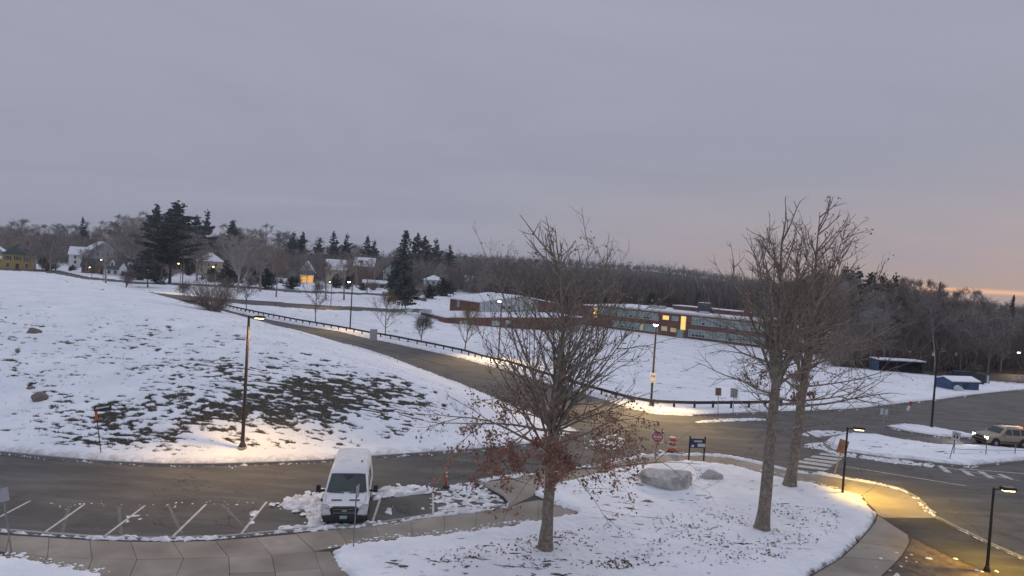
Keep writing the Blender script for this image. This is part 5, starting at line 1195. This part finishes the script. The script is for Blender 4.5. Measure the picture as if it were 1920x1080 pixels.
upole('pale utility pole rising behind the gymnasium roof', 953, 552, 503, False); upole('short utility pole behind the gymnasium', 900, 548, 519)
# guardrail
def rail_path(pts, step):
    w_ = [Vector((p.x, p.y)) for p in pts]; out = []; acc = 0; d = [(w_[i+1]-w_[i]).length for i in range(len(w_)-1)]; tot = sum(d); n = int(tot/step)
    for k in range(n+1): out.append(Vector(ip([tuple(a) for a in w_], k/n)))
    return out
def guardrail():
    q = rail_path([gp(x_, y_) for x_, y_ in [(424, 578), (440, 582), (480, 591), (555, 606), (630, 619), (692, 631), (730, 637), (805, 652), (870, 666), (905, 677), (960, 690), (1005, 706), (1080, 730), (1142, 748), (1180, 759), (1230, 767), (1300, 769), (1400, 768), (1465, 766)]], 2.0)
    t = thing('guardrail', 'long dark guardrail with short posts along the far side of the road', 'guardrail', (q[0].x, q[0].y, z1(*q[0]))); o = Vector((q[0].x, q[0].y, t.location.z))
    r_ = MB(); P = [Vector((a.x, a.y, z1(*a)+.70))-o for a in q]
    for i in range(len(P)-1): r_.bar(P[i], P[i+1], .12, .26)
    r_.build('rail', 'rail_rust', t)
    me = MB().box((0, .1, .30), (.16, .18, .9)).build('post', 'rail_rust', t); me.location = P[0]-Vector((0, 0, .62))
    for a in P[1:]:
        c = me.copy(); COL.objects.link(c); c.parent = t; c.location = a-Vector((0, 0, .62))
guardrail()
def wire_fence(label, pts, step, h, wires, material='steel', rad=.025, name='wire_fence', mesh=None, group=None):
    q = rail_path([gp(*a) for a in pts], step); t = thing(name, label, 'fence', (q[0].x, q[0].y, z1(*q[0])), 0, group); o = Vector((q[0].x, q[0].y, t.location.z))
    P = [Vector((a.x, a.y, z1(*a)))-o for a in q]
    me = MB().tube([(0, 0, -.2), (0, 0, h)], rad, 6).build('post', material, t); me.location = P[0]
    for a in P[1:]: c = me.copy(); COL.objects.link(c); c.parent = t; c.location = a
    for k in wires:
        b = MB()
        for i in range(len(P)-1): b.tube([P[i]+Vector((0, 0, k)), P[i+1]+Vector((0, 0, k))], rad*.55, 4)
        b.build('wire', material, t)
    if mesh:
        b = MB()
        for i in range(len(P)-1):
            for zz in np.arange(.12, h-.05, mesh[1]): b.bar(P[i]+Vector((0, .02, zz)), P[i+1]+Vector((0, .02, zz)), mesh[2], mesh[2])
            d = (P[i+1]-P[i]); m_ = int(d.length/mesh[1])
            for j in range(m_): c = P[i]+d*((j+.5)/m_); b.bar(c+Vector((0, .02, .1)), c+Vector((0, .02, h-.05)), mesh[2], mesh[2])
        b.build('netting', mesh[0], t)
wire_fence('thin wire fence on slim posts at the edge of the mound', [(497, 612), (555, 624), (630, 645), (690, 662), (745, 683)], 2.4, 1.15, (.35, .75, 1.12))
wire_fence('green screened ball-field fence in front of the wood', [(1742, 693), (1800, 692), (1884, 690)], 2.6, 2.1, (2.08, 1.05), 'pole_black', .03, 'field_fence', ('mesh_green', .16, .075))
wire_fence('tall thin chain-link fence behind the dugout', [(1640, 694), (1700, 697), (1745, 705), (1790, 703), (1845, 697), (1905, 703)], 2.3, 2.6, (2.55, 1.3, .1), 'pole_black', .022, 'chain_link_fence')
wire_fence('low post-and-rail barrier across the snowy island', [(1788, 854), (1835, 856), (1890, 856), (1960, 858)], 2.4, .95, (.5,), 'steel', .035, 'low_railing')
# ---- signs
def sign_post(t, H, r=.03, material='steel'): MB().tube([(0, 0, -.25), (0, 0, H)], r, 8).build('post', material, t)
def face(p, yaw=0): return -math.atan2(p.x, p.y)+yaw
def sign(name, label, px, py, tx, ty, w, h, material='sign_white', yaw=0.0, z0=None, lean=True, pm='steel', r=.03):
    """post from the ground to the height seen at (tx, ty) with a plate at its top"""
    p = gp(px, py); H = zat(p, tx, ty)-p.z; t = thing(name, label, 'sign', (p.x, p.y, p.z+.05), face(p, yaw))
    if lean:
        ex = proj(p+Vector((0, 0, H)))[0]; k = (tx-ex)/ppm(p); t.rotation_euler = (0, math.atan2(k, H), face(p, yaw)) if abs(yaw) < .6 else (0, 0, face(p, yaw))
    sign_post(t, H-.05, r, pm)
    pl = MB().box((0, -.045, H-h/2), (w, .02, h)).build('plate', material, t)
    return t, pl, H, p
t, pl, H, p = sign('parking_sign', 'grey-backed parking sign on a post at the kerb of the empty stalls', 22, 1043, 9, 916, .34, .50, 'sign_back')
t, pl, H, p = sign('parking_sign', 'parking sign turned edge-on, on a post in front of the white van', 662, 1036, 678, 912, .34, .52, 'sign_back', 1.25)
t, pl, H, p = sign('one_way_sign', 'small black one-way sign on a thin leaning post at the mound edge', 190, 857, 181, 762, .82, .32, 'sign_black', pm='pole_black', r=.022)
pl.location = (.34, 0, 0)
ar = MB(); ar.extr([(-.02, H-.13), (.10, H-.04), (.10, H-.085), (.66, H-.085), (.66, H-.175), (.10, H-.175), (.10, H-.22)], 'y', -.062, -.057); ar.build('arrow', 'sign_white', t)
MB().box((0, -.05, H-.55), (.13, .03, .50)).build('reflector', 'orange', t)
t, pl, H, p = sign('do_not_enter_sign', 'round red do not enter sign with white bar on a white square', 1228, 864, 1234, 809, .78, .78, 'sign_white', .12)
dk = MB(); dk.tube([(0, -.055, H-.39), (0, -.066, H-.39)], .36, 28); dk.build('disc', 'sign_red', t); MB().box((0, -.070, H-.39), (.54, .012, .13)).build('bar', 'sign_white', t)
def lettering(parent, txt, x_, z, size, material='sign_white', y=-.0685):
    cu = bpy.data.curves.new('lettering', 'FONT'); cu.body = txt; cu.size = size; cu.align_x = 'CENTER'; cu.align_y = 'CENTER'; cu.extrude = .002
    o = bpy.data.objects.new('lettering', cu); me = bpy.data.meshes.new_from_object(o); bpy.data.objects.remove(o)
    o = bpy.data.objects.new('lettering', me); COL.objects.link(o); o.parent = parent; o.location = (x_, y, z); o.rotation_euler = (PI/2, 0, 0)
    me.materials.clear(); me.materials.append(MATS[material]); return o
lettering(t, 'DO NOT', 0, H-.39+.17, .15); lettering(t, 'ENTER', 0, H-.39-.17, .15)
# directory board on two legs
a, b = gp(1291, 866), gp(1319, 867); w_ = (b-a).length; t = thing('directory_board', 'dark low notice board on two legs beside the path', 'sign', tuple((a+b)/2), math.atan2(b.y-a.y, b.x-a.x)); Hb = zat(a, 1296, 822)-a.z
for s in (-1, 1): MB().box((s*w_/2, 0, Hb/2), (.08, .08, Hb+.3)).build('leg', 'pole_black', t)
bd = MB().box((0, -.05, Hb-.30), (w_, .06, .62)).build('panel', 'blue_dark', t)
MB().box((0, -.084, Hb-.16), (w_*.55, .008, .10)).build('text_line', 'panel_white', bd); MB().box((.25, -.084, Hb-.42), (w_*.5, .008, .22)).build('text_block', 'wall_mint', bd); MB().box((-w_*.33, -.084, Hb-.48), (.16, .008, .14)).build('logo_patch', 'sign_white', bd)
# traffic barrel on its snow heap
p = gp(1260, 851); t = thing('traffic_barrel', 'orange and white traffic barrel at the pavement corner', 'barrel', (p.x, p.y, .20))
z = 0
for i, (c, hh, r0, r1) in enumerate([('orange', .24, .30, .285), ('sign_white', .15, .282, .272), ('orange', .16, .27, .26), ('sign_white', .15, .258, .248), ('orange', .22, .246, .235)]):
    MB().lathe([(r0, z+.002), (r1, z+hh)], 16).build('band', c, t); z += hh
MB().lathe([(.38, -.12), (.38, .0), (.3, .002)], 16).build('base', 'tyre', t); MB().bar((-.1, 0, z+.05), (.1, 0, z+.05), .05, .10).build('handle', 'orange', t); MB().lathe([(.2, 0), (.2, .05), (.1, .09)], 12, (-.04, 0, z)).build('snow_cap', 'snow_clean', t)
p = gp(836, 914); t = thing('delineator', 'slim orange delineator post at the end of the parking bay', 'post', (p.x, p.y, .02)); Hd = zat(p, 838, 879)
MB().lathe([(.055, .03), (.05, Hd-.12), (.04, Hd-.02)], 10).build('tube', 'orange', t); MB().lathe([(.22, 0), (.2, .06), (.06, .10)], 12).build('base', 'plastic_black', t)
for q in (.55, .75): MB().lathe([(.058, Hd*q), (.058, Hd*q+.08)], 10).build('band', 'sign_white', t)
# big grey sign seen from behind, by the far road
p = gp(699, 652); H = zat(p, 699, 617)-p.z; t = thing('road_sign', 'large grey road sign plate beside the guardrail', 'sign', (p.x, p.y, p.z), face(p)); sign_post(t, H, .045); MB().box((0, -.06, H-.8), (1.0, .03, 1.6)).build('plate', 'sign_back', t)
t, pl, H, p = sign('road_sign', 'brown sign plate behind the guardrail left of its dark twin', 1346, 779, 1347, 728, .5, .7, 'wood_pole'); t, pl, H, p = sign('road_sign', 'dark sign plate behind the guardrail right of its brown twin', 1374, 778, 1377, 729, .62, .85, 'sign_back')
# notice on the lamp post
p = gp(1220, 764); zz = zat(p, 1224, 710); t = thing('pole_notice', 'white notice plate fixed to the lamp post beside the guardrail', 'sign', (p.x, p.y-.13, zz-.35), face(p)); MB().box((0, 0, .45), (.5, .02, .9)).build('plate', 'sign_white', t); MB().box((0, -.012, .6), (.34, .006, .16)).build('text_block', 'sign_back', t)
# leaning wooden sign in the crosswalk mouth
p = gp(1563, 896); t = thing('wooden_sign', 'orange-brown plywood board on a leaning pole beside the crosswalk', 'sign', (p.x, p.y, .1), face(p)); t.rotation_euler = (R(-6), R(11), face(p))
H = 2.35; MB().tube([(0, 0, -.1), (0, 0, H)], .035, 8).build('post', 'wall_tan', t); MB().box((0, -.05, H-.35), (.55, .025, .85)).build('plate', 'plywood', t)
t, pl, H, p = sign('speed_sign', 'white sign with black print on a post in the wide snowy island', 1780, 864, 1793, 810, .52, .62, 'sign_white')
MB().box((0, -.058, H-.18), (.34, .006, .05)).build('text_line', 'sign_black', t); MB().box((-.09, -.058, H-.38), (.10, .006, .20)).build('digit', 'sign_black', t); MB().box((.09, -.058, H-.38), (.10, .006, .20)).build('digit', 'sign_black', t)
t, pl, H, p = sign('stop_sign', 'tilted red and white sign edge-on at the island tip', 1690, 798, 1707, 752, .22, .9, 'sign_white', .3); MB().box((0, -.058, H-.22), (.22, .006, .42)).build('red_face', 'sign_red', t)
t, pl, H, p = sign('twin_sign', 'pair of narrow white plates on one post before the lot', 1653, 818, 1658, 767, .22, .55, 'panel_white'); pl.location = (-.16, 0, 0); MB().box((.18, -.045, H-.27), (.2, .02, .5)).build('plate', 'panel_white', t)
# ---- rocks
def rock(name, label, px, py, dims, material, seed, rz=0.0, snow=False, sink=.25):
    p = gp(px, py); t = None; rng = np.random.default_rng(seed); bm = bmesh.new(); bmesh.ops.create_icosphere(bm, subdivisions=4, radius=1)
    K_ = rng.normal(0, 1, (10, 3)); K_ /= np.linalg.norm(K_, axis=1, keepdims=True); off = rng.uniform(.52, .86, 10)
    for v in bm.verts:
        c = np.array(v.co)
        for k, o_ in zip(K_, off):
            d = c@k - o_
            if d > 0: c = c - k*d*.95
        n = 1+.10*(vnoise(np.array([c[0]*2.3+seed]), np.array([c[1]*2.3+c[2]*1.7]), seed)[0]-.5)+.05*(vnoise(np.array([c[0]*6]), np.array([c[1]*6+c[2]*5]), seed)[0]-.5)
        v.co = Vector(c*n)*1.0; v.co.x *= dims[0]/2; v.co.y *= dims[1]/2; v.co.z *= dims[2]
    me = bpy.data.meshes.new(name); bm.to_mesh(me); bm.free(); me.polygons.foreach_set('use_smooth', [True]*len(me.polygons)); me.materials.append(MATS[material])
    o = bpy.data.objects.new(name, me); COL.objects.link(o); o.location = (p.x, p.y, p.z+.1+dims[2]*(.5-sink)); o.rotation_euler = (0, 0, rz)
    return tag(o, label, 'rock')
rock('boulder', 'large pale slab-sided boulder on the snowy lawn', 1252, 916, (3.8, 2.0, .95), 'stone', 3, -.10)
rock('boulder', 'low pale boulder in the lawn next to the large slab boulder', 1332, 901, (1.5, .9, .55), 'stone', 8, .1)
rock('boulder', 'rounded brown rock low on the snowy mound', 74, 755, (1.0, .8, .5), 'stone_brown', 5, .4); rock('boulder', 'flat brown rock high on the snowy mound', 62, 628, (1.3, .9, .42), 'stone_brown', 6, .5)
rock('boulder', 'small dark stone just above the rounded brown rock', 58, 733, (.6, .4, .22), 'stone_brown', 9); rock('boulder', 'small dark stone alone at the left side of the mound', 34, 664, (.55, .35, .22), 'stone_brown', 12)
# ---- yard at the ball field
p = gp(1793, 731); t = thing('blue_shed', 'low blue storage shed with snowy roof beside the ball field', 'shed', (p.x, p.y, p.z), R(14))
MB().extr([(-1.3, -.2), (1.3, -.2), (1.3, 1.35), (0, 1.75), (-1.3, 1.35)], 'x', -2.2, 2.2).build('wall', 'blue_paint', t); roof_gable(4.4, 2.6, 1.35, 1.75, .15, .12).build('roof', 'snow_clean', t)
MB().box((0, -1.32, .6), (.9, .04, 1.1)).build('door', 'blue_dark', t)
rock('straw_bale', 'pale wrapped bale against the blue shed', 1797, 735, (1.5, .7, .6), 'panel_white', 14, .2, sink=.1)['category'] = 'bale'
a, b = gp(1646, 697), gp(1731, 702); t = thing('dugout', 'long blue dugout with dark open front and snow on its roof', 'dugout', tuple(a), math.atan2(b.y-a.y, b.x-a.x)); Ld = (b-a).length
MB().box((Ld/2, 2.3, 1.0), (Ld, .15, 2.2)).build('back_wall', 'blue_dark', t)
for q in (.08, Ld-.08): MB().box((q, 1.2, 1.0), (.15, 2.2, 2.0)).build('side_wall', 'blue_paint', t)
MB().box((Ld/2, 1.1, 2.08), (Ld+.3, 2.9, .14)).build('roof', 'blue_dark', t); MB().box((Ld/2, 1.1, 2.24), (Ld+.3, 2.8, .18)).build('roof_snow', 'snow_clean', t)
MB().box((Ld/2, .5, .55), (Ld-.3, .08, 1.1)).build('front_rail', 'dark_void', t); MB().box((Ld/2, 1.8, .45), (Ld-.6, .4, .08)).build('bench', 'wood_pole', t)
for k in range(6): MB().box((Ld*(k+.5)/6, .05, 1.0), (.08, .08, 2.0)).build('post', 'pole_black', t)
p = gp(1834, 722); t = thing('trash_bin', 'black wheeled bin beside the blue shed', 'bin', (p.x, p.y, p.z)); MB().box((0, 0, .75), (1.1, 1.0, 1.7), top=1.06).build('body', 'plastic_black', t, .05); MB().lathe([(.55, 1.58), (.5, 1.72), (.2, 1.9)], 12).build('lid', 'plastic_black', t)
p = gp(1848, 721); t = thing('utility_cabinet', 'narrow green and white cabinet next to the black bin', 'cabinet', (p.x, p.y, p.z)); MB().box((0, 0, .75), (.7, .6, 1.7)).build('body', 'mesh_green', t); MB().box((.05, -.31, .8), (.35, .03, 1.3)).build('door', 'panel_white', t)
p = gp(1803, 706); t = thing('covered_equipment', 'dark blue tarpaulin over equipment behind the blue shed', 'tarp', (p.x, p.y, p.z)); b = MB().box((0, 0, .45), (3.6, 1.4, 1.1), top=.85).build('cover', 'blue_dark', t, .15); MB().box((-1.9, .2, .2), (1.2, 1.2, .7), top=.7).build('cover_end', 'blue_dark', t, .1)
p = gp(1832, 702); t = thing('cable_reel', 'large grey wooden reel standing on edge behind the bin', 'reel', (p.x, p.y, p.z), R(10))
for s in (-1, 1):
    rg = MB(); n = 20; rg.tube([(math.cos(2*PI*i/n)*.85, s*.45, .9+math.sin(2*PI*i/n)*.85) for i in range(n+1)], .07, 6); rm = rg.build('rim', 'wood_pole', t)
    for k in range(4): g = PI*k/4; MB().bar((-math.cos(g)*.83, s*.45, .9-math.sin(g)*.83), (math.cos(g)*.83, s*.45, .9+math.sin(g)*.83), .1, .05).build('spoke', 'wood_pole', rm)
MB().tube([(0, -.44, .9), (0, .44, .9)], .3, 14).build('drum', 'wood_pole', t)
for i, (px, py) in enumerate([(1905, 718), (1916, 717)]):
    p = gp(px, py); t = thing('barricade', 'red and white striped barricade at the lot edge', 'barricade', (p.x, p.y, p.z), R(20), 'barricades at the lot edge')
    for zz in (.55, 1.0):
        b = MB().box((0, 0, zz), (1.3, .05, .26)).build('board', 'sign_white', t)
        for k in range(4): MB().extr([(-.6+k*.32, zz-.125), (-.46+k*.32, zz-.125), (-.36+k*.32, zz+.125), (-.5+k*.32, zz+.125)], 'y', -.032, -.026).build('stripe', 'red_paint', b)
    for s in (-1, 1): MB().bar((s*.55, -.3, -.05), (s*.55, 0, 1.15), .05, .05).build('leg', 'sign_white', t); MB().bar((s*.55, .3, -.05), (s*.55, .02, 1.15), .05, .05).build('leg', 'sign_white', t)
for i, (px, py, ty) in enumerate([(1670, 690, 648), (1715, 692, 649), (1747, 700, 661), (1790, 698, 661), (1827, 697, 660)]):
    p = gp(px, py); H = zat(p, px+2, ty)-p.z; t = thing('court_marker', 'thin post topped by a small white panel before the wood', 'post', (p.x, p.y, p.z), 0, 'white panel posts before the wood'); MB().tube([(0, 0, -.2), (0, 0, H)], .03, 6).build('post', 'pole_black', t); MB().box((0, -.05, H-.3), (.5, .04, .62)).build('panel', 'sign_white', t)
# ---- small trees and shrubs by the road
mat('twig_dark', (.12, .10, .098), .95, .3, 3); mat('twig_olive', (.16, .125, .06), .95, .3, 3)
def mid_tree(label, px, py, pxt, pyt, seed, material='twig_dark', spread=2.6, low=.22, thick=.016, n1=16, r=.12, up=.06, name='street_tree', n2=8, n3=6):
    p = gp(px, py); H = zat(p, pxt, pyt)-p.z; tr, cr = bare_tree(seed, H, r, spread, n1, n2, n3, low, thick, up); t = thing(name, label, 'tree', (p.x, p.y, p.z))
    V, F = tubes(tr, 7); npmesh('trunk', V, F, material, True, t); V, F = tubes(cr, 3); npmesh('crown', V, F, material, False, t)
mid_tree('small spreading bare tree beyond the guardrail, left of the glowing lamp post', 592, 606, 594, 532, 401, spread=3.6)
mid_tree('vase-shaped bare tree with olive twigs behind the guardrail', 722, 632, 727, 555, 402, 'twig_olive', spread=4.2, low=.26)
mid_tree('short dark twiggy shrub against the snow behind the guardrail', 789, 644, 791, 597, 403, spread=2.6, low=.12, n1=20, name='shrub')
mid_tree('tan bare tree in front of the low school wing', 871, 661, 874, 580, 404, 'twig_olive', spread=3.6, low=.3)
mid_tree('slim bare tree by the lower street', 461, 585, 465, 528, 405, spread=2.6, low=.3); mid_tree('slim bare tree standing beside the round twiggy bush', 344, 567, 346, 536, 406, spread=1.6, low=.3, r=.08); mid_tree('small bare tree behind the brow of the mound', 236, 541, 238, 517, 407, spread=3.4, low=.2)
mid_tree('tall bare tree by the cottage with leaning limbs', 199, 532, 196, 440, 408, 'bark_grey', spread=5.0, low=.35, thick=.03, r=.35)
mid_tree('bare tree between the two streets near the porch house', 518, 558, 520, 470, 409, 'bark_brown', spread=4.2, low=.35, thick=.03, r=.25); mid_tree('bare dark tree on the verge opposite the garage', 611, 564, 614, 492, 410, 'bark_brown', spread=3.8, low=.4, thick=.03, r=.25); mid_tree('stout dark tree on the verge beside the glowing street lamp', 645, 564, 650, 488, 411, 'bark_brown', spread=4.2, low=.4, thick=.03, r=.3)
mid_tree('bare tree beside the yellow house', 66, 506, 68, 430, 412, 'bark_grey', spread=5, thick=.034, r=.3); mid_tree('bare tree over the white house up the street', 104, 508, 106, 425, 413, 'bark_grey', spread=5, thick=.034, r=.3); mid_tree('reddish bare tree in front of the tan house', 380, 522, 382, 455, 414, 'bark_brown', spread=5, thick=.034, r=.25)
mid_tree('broad bare tree on the verge before the tan house', 445, 551, 448, 440, 415, 'bark_grey', spread=7.5, low=.22, thick=.034, r=.35, n1=20); mid_tree('wide twiggy tree over the lower street', 488, 548, 490, 432, 416, 'bark_brown', spread=7.0, low=.25, thick=.034, r=.35, n1=20); mid_tree('bare tree leaning over the snowy-roofed house', 668, 540, 670, 462, 417, 'bark_brown', spread=6, low=.25, thick=.034, r=.3, n1=18)
# evergreens near the street
def ever_px(proto, px, py, yt, label, wide): p = gp(px, py); plant(proto, p.x, p.y, zat(p, px+3, yt)-p.z, label, None, wide, 0, p.z)
YEW = proto_pine('yew', 501, H=8, crown=.93, spread=2.6, kind='pine', material='yew', n=22, size=.22); DOME = proto_pine('evergreen_tree', 502, H=9, crown=.72, spread=2.7, kind='pine', n=22, size=.24)
ever_px(DOME, 760, 590, 518, 'clipped dome-shaped evergreen on a bare trunk beside the school drive', 1.25)
ever_px(DOME, 277, 540, 470, 'broad dark evergreen right of the white cottage', 1.5)
ever_px(YEW, 805, 561, 534, 'dark rounded yew beside the utility pole', 1.7); ever_px(YEW, 830, 556, 522, 'dark rounded yew between mint house and gymnasium', 1.7); ever_px(YEW, 845, 552, 527, 'small yew beside the gymnasium wall', 1.4)
ever_px(YEW, 425, 540, 490, 'dark yew hedge tree before the tan house', 1.2); ever_px(YEW, 295, 531, 495, 'dark shrub at the foot of the street pines', 1.5); ever_px(YEW, 632, 541, 514, 'dark shrub beside the porch house', 1.4); ever_px(YEW, 500, 541, 505, 'dark shrub across the street from the porch house', 1.6)
ever_px(PINE[0], 318, 531, 395, 'massive dark pine at the street between cottage and utility pole', 1.5); ever_px(PINE[1], 300, 532, 425, 'tall dark pine at the street beside the massive one', 1.5)
ry = random.Random(9)
for i in range(34):
    px = ry.uniform(60, 900); d = ray(px, 540); s = ry.uniform(212, 296)/d.y; x_, y_ = d.x*s, d.y*s
    if sdist(STREET2, np.array([x_]), np.array([y_]))[0] < 2.5 or sdist(STREET1, np.array([x_]), np.array([y_]))[0] < 2.5 or (x_ > -32 and y_ < 235): continue
    plant(YEW, x_, y_, ry.uniform(2.0, 6.0), 'dark evergreen shrub growing around the houses', 'evergreen shrubs around the houses', ry.uniform(1.0, 1.9))
# the round bush beside the far road
def bush(label, px, py, w, h, n, seed, material='shrub_twig', thick=.016):
    p = gp(px, py); rng = np.random.default_rng(seed); paths = []
    for i in range(n):
        a = rng.uniform(0, 2*PI); rr = rng.uniform(0, .25)*w; d = (math.cos(a)*rng.uniform(.1, .95), math.sin(a)*rng.uniform(.1, .95), 1)
        L_ = h*rng.uniform(.65, 1.15); P, r_, dd = grow(rng, (math.cos(a)*rr*.6, math.sin(a)*rr*.6, -.1), d, L_, thick*1.6, 5, .0, .12, .3); paths.append((P, r_))
        for t2 in rng.uniform(.2, 1, 9):
            q, dq = pt(P, dd, t2); Q, s_, sd2 = grow(rng, q, perp(rng, dq, R(rng.uniform(25, 60))), rng.uniform(.3, .9)*h*.35, thick*.8, 2, .02, .2, .4); paths.append((Q, s_))
            for t3 in rng.uniform(.3, 1, 3): q3, d3 = pt(Q, sd2, t3); Q3, s3, _ = grow(rng, q3, perp(rng, d3, R(40)), rng.uniform(.2, .5), thick*.5, 2, .02, .2, .5); paths.append((Q3, s3))
    by = thing('bush', label, 'bush', (p.x, p.y, p.z)); V, F = tubes(paths, 3); npmesh('branches', V, F, material, False, by); return by
BUSH = bush('leafless brown bush growing around the houses', 700, 545, 5, 4, 60, 63, 'bark_brown', .03); BUSH['h'] = 4.0; USED.add(BUSH.name); BUSH['group'] = 'leafless bushes around the houses'
bush('large round tangle of bare brown twigs at the brow beside the road', 398, 586, 6.5, 4.6, 150, 61)
rb = random.Random(4)
for i in range(16):
    px = rb.uniform(60, 880); d = ray(px, 540); s = rb.uniform(225, 290)/d.y; x_, y_ = d.x*s, d.y*s
    if sdist(STREET2, np.array([x_]), np.array([y_]))[0] < 2.5 or (x_ > -32 and y_ < 235): continue
    plant(BUSH, x_, y_, rb.uniform(2.5, 5.0), 'leafless brown bush growing around the houses', 'leafless bushes around the houses', rb.uniform(1, 1.8))
bush('low brown hedge in front of the yellow house', 92, 508, 5, 3.4, 70, 62, thick=.03)
# ------------------------------------------------------------------ broken snow along the kerbs
def clods():
    rng = np.random.default_rng(31); V = []; F = []
    base = np.array([(1, 0, 0), (-1, 0, 0), (0, 1, 0), (0, -1, 0), (0, 0, 1), (.7, .7, .5), (-.7, .6, .5), (.6, -.7, .5), (-.6, -.7, .5), (0, 0, -.3)], float)
    tri = [(4, 5, 6), (4, 6, 8), (4, 8, 7), (4, 7, 5), (5, 0, 2), (5, 2, 6), (6, 2, 1), (6, 1, 8), (8, 1, 3), (8, 3, 7), (7, 3, 0), (7, 0, 5), (0, 9, 2), (2, 9, 1), (1, 9, 3), (3, 9, 0)]
    def line(l, n, spread, smin, smax, z0=0.0):
        l = flats(l)
        for i in range(n):
            p = ip(l, rng.uniform()); x, y = p[0]+rng.normal(0, spread), p[1]+rng.normal(0, spread); s = rng.uniform(smin, smax)*rng.uniform(.4, 1)
            v = base*np.array([s*rng.uniform(.7, 1.5), s*rng.uniform(.7, 1.3), s*rng.uniform(.5, .9)])*rng.uniform(.8, 1.25, (10, 1)); a = rng.uniform(0, 6.28); c, d = math.cos(a), math.sin(a)
            o = len(V); V.extend([(x+q[0]*c-q[1]*d, y+q[0]*d+q[1]*c, z0+q[2]) for q in v]); F.extend([(t[0]+o, t[1]+o, t[2]+o) for t in tri])
    line([(520, 950), (560, 935), (605, 926), (608, 985)], 110, .35, .05, .20, .05); line([(505, 1000), (600, 988), (720, 980)], 90, .16, .03, .11, .02)
    line([(696, 930), (760, 916), (812, 918)], 90, .3, .05, .18, .05); line([(735, 986), (850, 962), (950, 948)], 90, .16, .03, .11, .02); line([(820, 960), (850, 925), (900, 910), (940, 935)], 90, .5, .04, .16, .02)
    line([(893, 902), (1000, 887), (1080, 878), (1150, 864), (1240, 851)], 110, .15, .03, .12, .03); line([(1100, 825), (1175, 835)], 50, .8, .04, .15); line([(1245, 852), (1275, 851)], 40, .25, .06, .2, .05)
    line([(1440, 878), (1490, 885)], 40, .15, .04, .12, .05); line([(1510, 835), (1600, 855), (1680, 864), (1760, 875)], 120, .35, .05, .18, .02); line([(1714, 936), (1752, 969)], 40, .12, .05, .14, .1)
    line([(0, 851), (200, 869), (400, 874), (600, 867), (800, 852), (910, 844)], 260, .13, .02, .07, .0); line([(100, 945), (230, 949), (480, 944)], 46, .22, .02, .06); line([(1655, 1078), (1700, 1040), (1780, 1060), (1860, 1078)], 16, .4, .04, .12, .1)
    line([(620, 1033), (707, 1014), (870, 999), (1010, 976)], 120, .12, .03, .09, .12); line([(0, 1041), (100, 1062), (196, 1080)], 60, .12, .03, .11, .12); line([(1250, 866), (1400, 880), (1520, 905), (1620, 935)], 100, .12, .03, .09, .12)
    tag(npmesh('snow_clods', np.array(V), np.array(F), 'snow_clean', False), 'broken lumps of ploughed snow along kerbs and parking bay', 'snow', kind='stuff')
clods()
# ------------------------------------------------------------------ thin morning haze
def haze():
    m = bpy.data.materials.new('haze'); m.use_nodes = True; t = m.node_tree; t.nodes.clear()
    v = t.nodes.new('ShaderNodeVolumePrincipled'); v.inputs['Color'].default_value = (.86, .90, 1.0, 1); v.inputs['Density'].default_value = .00022; v.inputs['Anisotropy'].default_value = .1
    o = t.nodes.new('ShaderNodeOutputMaterial'); t.links.new(v.outputs[0], o.inputs['Volume']); MATS['haze'] = m
    h = MB().box((0, 760, 25), (8300, 1660, 62)).build('haze', 'haze'); tag(h, kind='stuff')
haze()
